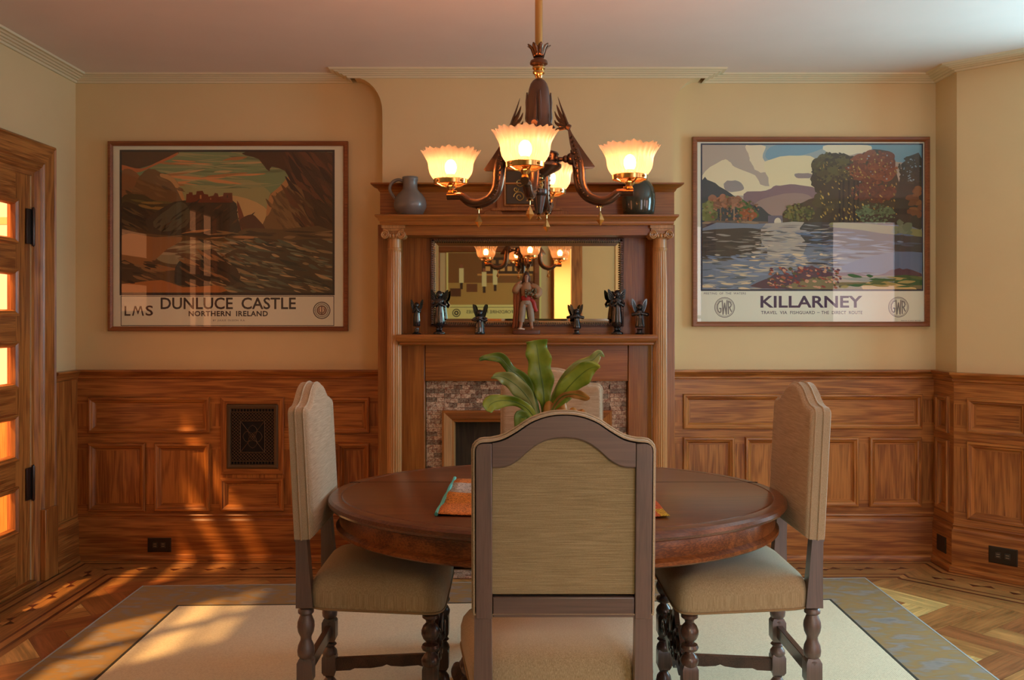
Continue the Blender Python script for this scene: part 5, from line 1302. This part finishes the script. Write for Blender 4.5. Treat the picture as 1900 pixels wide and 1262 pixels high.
# ------------------------------------------------------------------ jugs on the upper shelf
stone=plain('grey_stoneware',(.17,.145,.13),.38,0,.4)
jy=4.755; J=empty('stoneware_jug',(pxx(761,jy),jy,UZ)); tag(J,'squat grey stoneware jug with loop handle on the left of the upper shelf','jug')
s_=jy/F
m1=MB(); m1.lathe([(.055,0),(.060,.004),(.072,.025),(.084,.050),(.0845,.070),(.078,.095),(.062,.118),(.044,.135),(.038,.145),(.037,.165),(.038,.185),(.041,.190),(.041,.205),(.038,.207),(.034,.205),(.033,.15)],(0,0,0),40); m1.build('body',stone,J,smooth=60)
m1=MB(); m1.tube(smooth_open([(-.036,0,.185),(-.06,0,.192),(-.088,0,.182),(-.105,0,.155),(-.102,0,.13),(-.085,0,.105),(-.074,0,.09)],5),.0085,10,flat=1.3); m1.build('handle',stone,J,smooth=60)
m1=MB(); m1.tube([(0.036,-.01,.196),(.046,-.012,.205)],[.012,.006],8); 
green=plain('dark_green_glaze',(.035,.040,.030),.14,0,.6)
V_=empty('glazed_vase',(pxx(1185,jy),jy,UZ)); tag(V_,'glossy dark green ceramic vase on the right of the upper shelf, behind a lamp shade','vase')
m1=MB(); m1.lathe([(.070,0),(.076,.004),(.083,.03),(.088,.07),(.087,.11),(.080,.145),(.066,.172),(.048,.188),(.038,.198),(.036,.212),(.042,.222),(.038,.224),(.030,.21)],(0,0,0),48); m1.build('body',green,V_,smooth=60)

# ------------------------------------------------------------------ figurines on the mantel shelf
SZ=zs_top
def angel(px,h,style,label,name='angel_figurine'):
    y=4.765; R=empty(name,(pxx(px,y),y,SZ)); k=h/.235
    tag(R,label,'figurine','black glazed angels on the mantel shelf')
    m1=MB(); E=lambda *p: tuple(q*k for q in p)
    def lt(pr,c=(0,0,0),sx=1,sy=1,seg=20,rf=None): m1.lathe([(r*k,z*k) for r,z in pr],E(*c),seg,sx=sx,sy=sy,rf=rf)
    fold=lambda a,q,n:1+.07*math.cos(7*a)
    if style=='tall':
        lt([(.030,0),(.033,.004),(.030,.010),(.018,.016),(.014,.022),(.016,.034),(.022,.040)],sy=.8)
        for sg in (-1,1): m1.ball(E(sg*.008,-.012,.026),.010*k,sz=.8)
        lt([(.022,.040),(.028,.044),(.027,.07),(.023,.11),(.018,.145),(.021,.160),(.026,.170),(.024,.182),(.010,.190),(.008,.196)],sy=.75,rf=fold)
        m1.ball(E(0,-.002,.206),.0155*k,sz=1.15); m1.ball(E(0,.004,.210),.018*k,sz=1.1)
        m1.ball(E(0,-.017,.205),.003*k)
        for sg in (-1,1):
            m1.tube([E(sg*.024,0,.176),E(sg*.034,-.006,.158),E(sg*.030,-.020,.146),E(sg*.010,-.026,.158),E(0,-.026,.166)],[.007*k,.0075*k,.0075*k,.006*k,.005*k],8)
            m1.ball(E(sg*.003,-.027,.168),.006*k)
    elif style=='slim':
        lt([(.028,0),(.030,.005),(.018,.012),(.010,.02),(.010,.04)],sy=.8)
        for sg in (-1,1): m1.tube([E(sg*.007,0,.04),E(sg*.007,-.002,.012),E(sg*.007,-.012,.010)],.007*k,8)
        lt([(.019,.050),(.022,.054),(.021,.09),(.019,.12),(.018,.140),(.021,.152),(.017,.164),(.008,.172)],sy=.75,rf=fold)
        m1.ball(E(0,-.002,.184),.0145*k,sz=1.1); m1.ball(E(0,.004,.187),.016*k)
        for sg in (-1,1): m1.tube([E(sg*.020,0,.158),E(sg*.022,-.012,.14),E(sg*.008,-.022,.15),E(0,-.022,.172)],[.0065*k,.0065*k,.006*k,.005*k],8)
    elif style=='short':
        lt([(.034,0),(.037,.005),(.036,.012),(.034,.02),(.035,.03),(.030,.06),(.024,.09),(.021,.105),(.026,.118),(.024,.130),(.010,.140)],sy=.8,rf=fold)
        for sg in (-1,1): m1.ball(E(sg*.013,-.026,.010),.012*k,sz=.8)
        m1.ball(E(0,-.004,.156),.020*k,sz=1.05); m1.ball(E(0,.004,.162),.022*k,sz=.9)
        for sg in (-1,1): m1.tube([E(sg*.022,0,.125),E(sg*.044,-.004,.112),E(sg*.050,-.012,.106),E(sg*.032,-.024,.100),E(0,-.028,.112)],[.008*k,.010*k,.011*k,.009*k,.006*k],8)
    else:  # flared sleeves
        lt([(.026,0),(.028,.005),(.016,.012),(.018,.03),(.024,.036)],sy=.8)
        lt([(.026,.040),(.029,.044),(.027,.06),(.020,.10),(.017,.120),(.024,.135),(.018,.148),(.008,.154)],sy=.75,rf=fold)
        m1.ball(E(0,-.002,.166),.0175*k); m1.ball(E(0,.004,.170),.019*k)
        for sg in (-1,1): m1.tube([E(sg*.018,0,.138),E(sg*.040,-.004,.124),E(sg*.046,-.012,.122),E(sg*.024,-.022,.126),E(0,-.024,.130)],[.007*k,.011*k,.013*k,.009*k,.005*k],8)
    m1.build('body',black_glaze,R,smooth=60)
    top={'tall':.235,'slim':.222,'short':.222,'flare':.222}[style]; sh_={'tall':.176,'slim':.155,'short':.13,'flare':.142}[style]; wid={'tall':.044,'slim':.038,'short':.050,'flare':.046}[style]
    for sg in (-1,1):
        w1=MB(); P=[(sg*.006,sh_),(sg*.016,sh_+.022),(sg*wid*.62,top-.015),(sg*wid,top),(sg*(wid+.002),top-.022),(sg*wid*.92,top-.05),(sg*wid*.62,sh_-.004),(sg*.012,sh_-.025)]
        P=smooth_closed([(a*k,b*k) for a,b in P],4); w1.prism(P,.016*k,.024*k,'xz')
        for q in range(3): w1.tube([E(sg*(.012+.006*q),.014,sh_-.004),E(sg*(wid*.55+.005*q),.013,sh_+(top-sh_)*.5-.006*q),E(sg*(wid*.86),.013,top-.016-.012*q)],.0022*k,5)
        w1.build('wing',black_glaze,R,smooth=40)
    return R
angel(773,.192,'slim','slim black angel figurine beside the left column, farthest left on the mantel shelf')
angel(815,.232,'tall','tall black angel figurine at the left edge of the mirror, wings raised')
angel(890,.166,'short','short broad black angel figurine left of the coloured figure, before the mirror')
angel(1070,.166,'flare','short black angel figurine alone right of the coloured figure, before the mirror')
angel(1145,.236,'tall','tall black angel figurine at the right edge of the mirror, hands joined')
angel(1187,.196,'flare','black angel figurine beside the right column, farthest right on the mantel shelf')

# painted standing figure in the middle
G=empty('painted_figurine',(pxx(977,4.755),4.755,SZ)); tag(G,'painted figurine in tan shirt, red sash and grey trousers, centre of the mantel shelf','figurine')
m1=MB(); m1.prism(smooth_closed([(-.060,-.035),(.058,-.038),(.066,0),(.055,.034),(-.055,.036),(-.068,0)],4),0,.022,'xy'); m1.build('base',plain('fig_base',(.13,.045,.022),.5),G,bevel=.003)
skin=plain('fig_skin',(.42,.21,.12),.5); shirt=plain('fig_shirt',(.36,.19,.09),.6); trous=plain('fig_trousers',(.30,.235,.17),.65); red=plain('fig_red',(.36,.02,.015),.5); cape=plain('fig_cape',(.34,.115,.045),.6); hair=plain('fig_hair',(.07,.028,.015),.6); flow=plain('fig_basket',(.14,.10,.045),.6)
def skinfig(name,verts,edges,radii,mat,parent,sub=2):
    me=bpy.data.meshes.new(name); me.from_pydata(verts,edges,[]); me.materials.append(mat); o=bpy.data.objects.new(name,me); COL.objects.link(o); o.parent=parent
    sk=o.modifiers.new('skin','SKIN'); sk.use_smooth_shade=True
    lay=me.skin_vertices[0] if len(me.skin_vertices) else None
    if lay is None:
        bm=bmesh.new(); bm.from_mesh(me); bm.verts.layers.skin.verify(); bm.to_mesh(me); bm.free(); lay=me.skin_vertices[0]
    for i,r in enumerate(radii): lay.data[i].radius=(r if isinstance(r,tuple) else (r,r)); lay.data[i].use_root=(i==0)
    sb=o.modifiers.new('sub','SUBSURF'); sb.levels=sub; sb.render_levels=sub; return o
# body: pelvis, spine, neck, head, arms, legs
bv=[(0,0,.165),(0,0,.20),(0,0,.235),(0,0,.262),(0,-.002,.276),(0,-.004,.296),(0,-.004,.312),
    (.030,0,.252),(.058,-.004,.222),(.038,-.030,.206),(.012,-.036,.214),
    (-.030,0,.252),(-.056,-.004,.226),(-.046,-.020,.262),(-.026,-.026,.276),
    (.018,0,.148),(.021,-.004,.092),(.026,0,.040),(.030,-.018,.030),(-.018,0,.148),(-.024,-.006,.092),(-.030,-.004,.040),(-.034,-.022,.030)]
be=[(0,1),(1,2),(2,3),(3,4),(4,5),(5,6),(2,7),(7,8),(8,9),(9,10),(2,11),(11,12),(12,13),(13,14),(0,15),(15,16),(16,17),(17,18),(0,19),(19,20),(20,21),(21,22)]
br=[.020,.018,.022,.010,.009,.013,.010,.012,.010,.007,.006,.012,.010,.007,.006,.014,.011,.008,.007,.014,.011,.008,.007]
skinfig('body',bv,be,br,skin,G)
m1=MB(); m1.lathe([(.022,.188),(.027,.20),(.030,.222),(.031,.245),(.022,.262),(.012,.272)],(0,0,0),24,sy=.7)
for P,r in (([(.026,0,.252),(.046,-.002,.242),(.062,-.006,.222),(.056,-.018,.204),(.040,-.030,.202)],[.014,.018,.021,.018,.010]),([(-.026,0,.252),(-.044,-.002,.246),(-.058,-.006,.226),(-.054,-.014,.244),(-.044,-.022,.262)],[.014,.017,.018,.014,.009])):
    m1.tube(smooth_open(P,4),[r[min(4,int(i/4))]+(r[min(4,int(i/4)+1)]-r[min(4,int(i/4))])*((i%4)/4) for i in range(17)],12)
m1.build('shirt',shirt,G,smooth=60)
m1=MB(); m1.lathe([(.024,.172),(.0275,.176),(.028,.196),(.025,.200)],(0,0,0),24,sy=.78); m1.tube(smooth_open([(.022,-.012,.182),(.036,-.012,.165),(.042,-.010,.14),(.052,-.008,.118)],4),[.010]*5+[.011]*4+[.009]*4,8,flat=.5); m1.build('sash',red,G,smooth=60)
m1=MB(); m1.lathe([(.010,.150),(.026,.156),(.027,.172),(.024,.180)],(0,0,0),24,sy=.8)
for sg in (-1,1): m1.tube([(sg*.014,0,.166),(sg*.020,-.002,.13),(sg*.023,-.004,.095),(sg*.027,-.002,.066)],[.017,.018,.017,.015],12)
m1.build('trousers',trous,G,smooth=60)
m1=MB(); vs=[]
rows=[(.26,-.020,-.052),(.23,-.024,-.066),(.18,-.030,-.066),(.12,-.034,-.064),(.07,-.038,-.068),(.030,-.040,-.072)]
for (z,xa,xb) in rows:
    for q in range(7):
        t=q/6; vs.append((xa+(xb-xa)*t,.012+.006*math.sin(q*2.1)-.008*(t-.5),z))
m1.add(vs,[(r*7+q,r*7+q+1,(r+1)*7+q+1,(r+1)*7+q) for r in range(5) for q in range(6)]); m1.build('cape',cape,G,smooth=60,solid=.012,recalc=False)
m1=MB(); m1.ball((0,.004,.304),.0165,sz=1.25); m1.ball((.010,.002,.288),.011,sz=1.8); m1.ball((-.011,.004,.287),.011,sz=1.9); m1.build('hair',hair,G,smooth=60)
m1=MB(); m1.ball((0,-.018,.298),.0022); 
for sg in (-1,1): m1.ball((sg*.0045,-.0165,.301),.0013)
m1.build('facial_feature',plain('fig_eye',(.08,.03,.02),.4),G)
m1=MB(); rb=random.Random(2)
for k in range(34): m1.ball((.018+rb.uniform(-.026,.030),-.036+rb.uniform(-.006,.008),.214+rb.uniform(-.018,.020)),rb.uniform(.005,.008),seg=7,rings=5)
m1.build('flower_basket',flow,G,smooth=60)
m1=MB(); m1.ball((-.032,-.028,.029),.010,sz=.6,sx=1.4); m1.ball((-.020,-.03,.027),.007,sz=.6,sx=1.6); m1.build('white_cloth',plain('fig_white',(.62,.52,.42),.5),G,smooth=60)

# ------------------------------------------------------------------ fern in a pot, patchwork runner
PX,PY=.172,2.98
B_=empty('potted_fern',(PX,PY,TZ+.006)); tag(B_,'potted fern with broad wavy green strap leaves in the middle of the table','plant')
m1=MB(); m1.lathe([(.055,0),(.060,.004),(.078,.05),(.092,.11),(.098,.165),(.104,.172),(.104,.185),(.098,.188),(.092,.180),(.088,.15)],(0,0,0),36); m1.build('pot',plain('pot_glaze',(.20,.10,.05),.4,0,.3),B_,smooth=60)
m1=MB(); m1.lathe([(.001,.170),(.06,.172),(.093,.168)],(0,0,0),24); m1.build('soil',plain('soil',(.03,.018,.010),.95),B_)
def leafmat(name,a,b_):
    m,nt,bs=newmat(name); L=nt.links; tc=N(nt,'ShaderNodeTexCoord'); n=N(nt,'ShaderNodeTexNoise'); n.inputs['Scale'].default_value=14; n.inputs['Detail'].default_value=3; L.new(tc.outputs['Object'],n.inputs['Vector'])
    r=ramp(nt,[(.35,a),(.68,b_)]); L.new(n.outputs['Fac'],r.inputs[0]); L.new(r.outputs[0],bs.inputs['Base Color']); bs.inputs['Roughness'].default_value=.38
    tr=N(nt,'ShaderNodeBsdfTranslucent'); L.new(r.outputs[0],tr.inputs[0]); mx=N(nt,'ShaderNodeMixShader'); mx.inputs[0].default_value=.3; L.new(bs.outputs[0],mx.inputs[1]); L.new(tr.outputs[0],mx.inputs[2]); L.new(mx.outputs[0],nt.nodes['Material Output'].inputs[0]); return m
lf1=leafmat('fern_green',(.13,.23,.018),(.33,.42,.05)); lf2=leafmat('fern_green_dark',(.08,.16,.02),(.18,.28,.045)); lf3=leafmat('fern_pale',(.22,.29,.07),(.40,.42,.16)); lfb=leafmat('fern_dry',(.30,.14,.03),(.48,.27,.07))
def leaf(name,px_path,widths,mat,tilt=.25,dd0=0,dd1=0,wave=.006,wn=5,label=None,fold=.25,side=0):
    pts=smooth_open([(x,y) for x,y in px_path],7); n=len(pts); ws=smooth_open([(w_,) for w_ in widths],7)
    C3=[]
    for i,(x,y) in enumerate(pts):
        t=i/(n-1); d=PY+dd0+(dd1-dd0)*t; C3.append(pt(x,y,d))
    vs=[]; M_=7
    for i,c in enumerate(C3):
        t=(C3[min(i+1,n-1)]-C3[max(i-1,0)]).normalized(); view=Vector((0,-1,0)); across=t.cross(view)
        if across.length<.1: across=Vector((1,0,0))
        across.normalize(); nrm=across.cross(t).normalized()
        if nrm.y>0: nrm=-nrm
        across=(across*math.cos(tilt)+nrm*math.sin(tilt)*side).normalized() if side else across
        wv=ws[i][0]*3.0/F
        for q in range(M_):
            s=(q/(M_-1))*2-1
            wob=wave*math.sin(i/(n-1)*wn*6.283+(1.7 if s>0 else 0))*abs(s)**2
            edge=1+.10*math.sin(i/(n-1)*wn*6.283+(2.2 if s>0 else 0))*abs(s)
            vs.append(tuple(c+across*(s*wv*edge)-nrm*(-fold*abs(s)*wv)+nrm*wob-Vector(B_.location)))
    m1=MB(); m1.add(vs,[(i*M_+q,i*M_+q+1,(i+1)*M_+q+1,(i+1)*M_+q) for i in range(n-1) for q in range(M_-1)])
    mid=MB(); 
    o=m1.build(name,mat,B_,smooth=70,solid=.0012,recalc=False)
    m1=MB(); m1.tube([C3[i]-Vector(B_.location)+Vector((0,-.0015,0)) for i in range(0,n-2,2)],[.0022*(1-i/n*.8) for i in range(0,n-2,2)],5); m1.build('midrib',lf2,o,smooth=60)
    if label: o['label']=label
leaf('leaf',[(1010,800),(1010,755),(1008,720),(1002,685),(998,655),(994,631)],[4,7,18,22,21,19],lf1,wave=.010,wn=4,dd0=-.0,dd1=-.02)
leaf('leaf',[(1012,800),(1020,760),(1042,712),(1072,681),(1100,668),(1112,656),(1121,661)],[4,6,8,11,10,7,1],lf3,dd0=.01,dd1=.03,wn=3,wave=.008)
leaf('leaf',[(1014,800),(1024,762),(1048,727),(1076,697),(1098,682),(1114,682)],[4,5,15,19,13,1],lf1,dd0=-.01,dd1=-.08,wn=3,wave=.008)
leaf('leaf',[(1004,800),(992,745),(972,705),(948,686),(928,664),(906,663),(889,667)],[4,6,10,9,9,6,3],lf2,dd0=.0,dd1=-.05,wn=3,wave=.009)
leaf('leaf',[(1002,800),(988,752),(966,722),(944,705),(925,698),(911,701)],[4,7,15,14,8,1],lf3,dd0=-.01,dd1=-.09,wn=3,wave=.008)
leaf('leaf',[(1000,800),(985,765),(962,748),(935,743),(913,748),(903,763)],[4,8,8,10,15,9],lf1,dd0=-.03,dd1=-.14,wn=2,wave=.006)
leaf('leaf',[(998,800),(980,782),(966,772),(964,790),(968,812)],[4,8,10,10,4],lf2,dd0=-.06,dd1=-.16,wn=2)
leaf('leaf',[(1012,800),(1026,757),(1042,737),(1062,731),(1080,735),(1094,741)],[3,4,5,6,8,3],lfb,dd0=-.03,dd1=-.12,wn=3,label='dry brown leaf')
leaf('leaf',[(1008,800),(1016,770),(1040,750),(1058,738)],[3,5,7,2],lf2,dd0=.04,dd1=.12,wn=2)
rb=random.Random(9)
m1=MB()
for k in range(11):
    a=k/11*6.283; m1.ball((.055*math.cos(a)+.0,.05*math.sin(a)-.012,.222+rb.uniform(-.012,.05)),.019,sz=1.7,seg=10,rings=7)
m1.build('bulb_scale',leafmat('bulb_scale',(.42,.16,.03),(.62,.34,.08)),B_,smooth=60)

def runner_mat():
    m,nt,b=newmat('patchwork'); L=nt.links; at=N(nt,'ShaderNodeAttribute'); at.attribute_name='tone'; tc=N(nt,'ShaderNodeTexCoord')
    v=N(nt,'ShaderNodeTexVoronoi'); v.inputs['Scale'].default_value=70; L.new(tc.outputs['Object'],v.inputs['Vector'])
    n=N(nt,'ShaderNodeTexNoise'); n.inputs['Scale'].default_value=90; n.inputs['Distortion'].default_value=3; L.new(tc.outputs['Object'],n.inputs['Vector'])
    r=ramp(nt,[(.42,(.35,.35,.35)),(.5,(1,1,1)),(.62,(1.25,1.2,1.1))]); L.new(n.outputs['Fac'],r.inputs[0])
    mx=N(nt,'ShaderNodeMix',data_type='RGBA',blend_type='MULTIPLY'); mx.inputs[0].default_value=1; L.new(at.outputs['Color'],mx.inputs[6]); L.new(r.outputs[0],mx.inputs[7]); L.new(mx.outputs[2],b.inputs['Base Color']); b.inputs['Roughness'].default_value=.9; return m
A=[(pxx(812,2.64),2.64),(pxx(1243,2.61),2.61),(pxx(1243,2.61)-.02,3.21),(pxx(846,3.22),3.22)]
m1=MB(); nx,ny=26,18; vs=[]; rg=random.Random(12)
for j in range(ny+1):
    for i in range(nx+1):
        u,v=i/nx,j/ny; a=Vector(A[0]).lerp(Vector(A[1]),u); b_=Vector(A[3]).lerp(Vector(A[2]),u); p=a.lerp(b_,v)
        ed=max(0,(abs(u-.5)-.42)/.08); z=.0035+.002*math.sin(u*19+v*3)*math.sin(v*13)+.006*ed*(.5+.5*math.sin(v*17+u*9))
        vs.append((p.x-PX,p.y-PY,z))
m1.add(vs,[(j*(nx+1)+i,j*(nx+1)+i+1,(j+1)*(nx+1)+i+1,(j+1)*(nx+1)+i) for j in range(ny) for i in range(nx)])
RN=empty('table_runner',(PX,PY,TZ+.0015)); tag(RN,'orange patchwork cloth with a turquoise edge laid under the fern on the table','cloth')
m1_o=m1.build('cloth',runner_mat(),RN,smooth=60,recalc=False,solid=.002)
PT=[(.62,.20,.03),(.66,.26,.04),(.50,.12,.03),(.62,.22,.05),(.55,.10,.04),(.45,.42,.38)]
cells={}
ca_=m1_o.data.color_attributes.new('tone','FLOAT_COLOR','CORNER'); li=0
for p in m1_o.data.polygons:
    i,j=p.index%nx,p.index//nx; key=(i//5,j//5)
    if key not in cells: cells[key]=rg.choice(PT)
    c=cells[key]
    if i>=nx-3: c=(.52,.11,.035)
    if i==nx-1 and j<3: c=(.55,.36,.03)
    if i<6 and j in (12,13,14): c=(.48,.46,.44)
    for _ in p.loop_indices: ca_.data[li].color=(*c,1); li+=1
m1=MB(); P=[(Vector(A[0]).lerp(Vector(A[3]),t/20)) for t in range(21)]; m1.tube([(p.x-PX-.004,p.y-PY,.005+.002*math.sin(i)) for i,p in enumerate(P)],.006,6); tag(m1.build('edge_binding',plain('turquoise_binding',(.10,.42,.38),.8),RN),'turquoise edge binding')
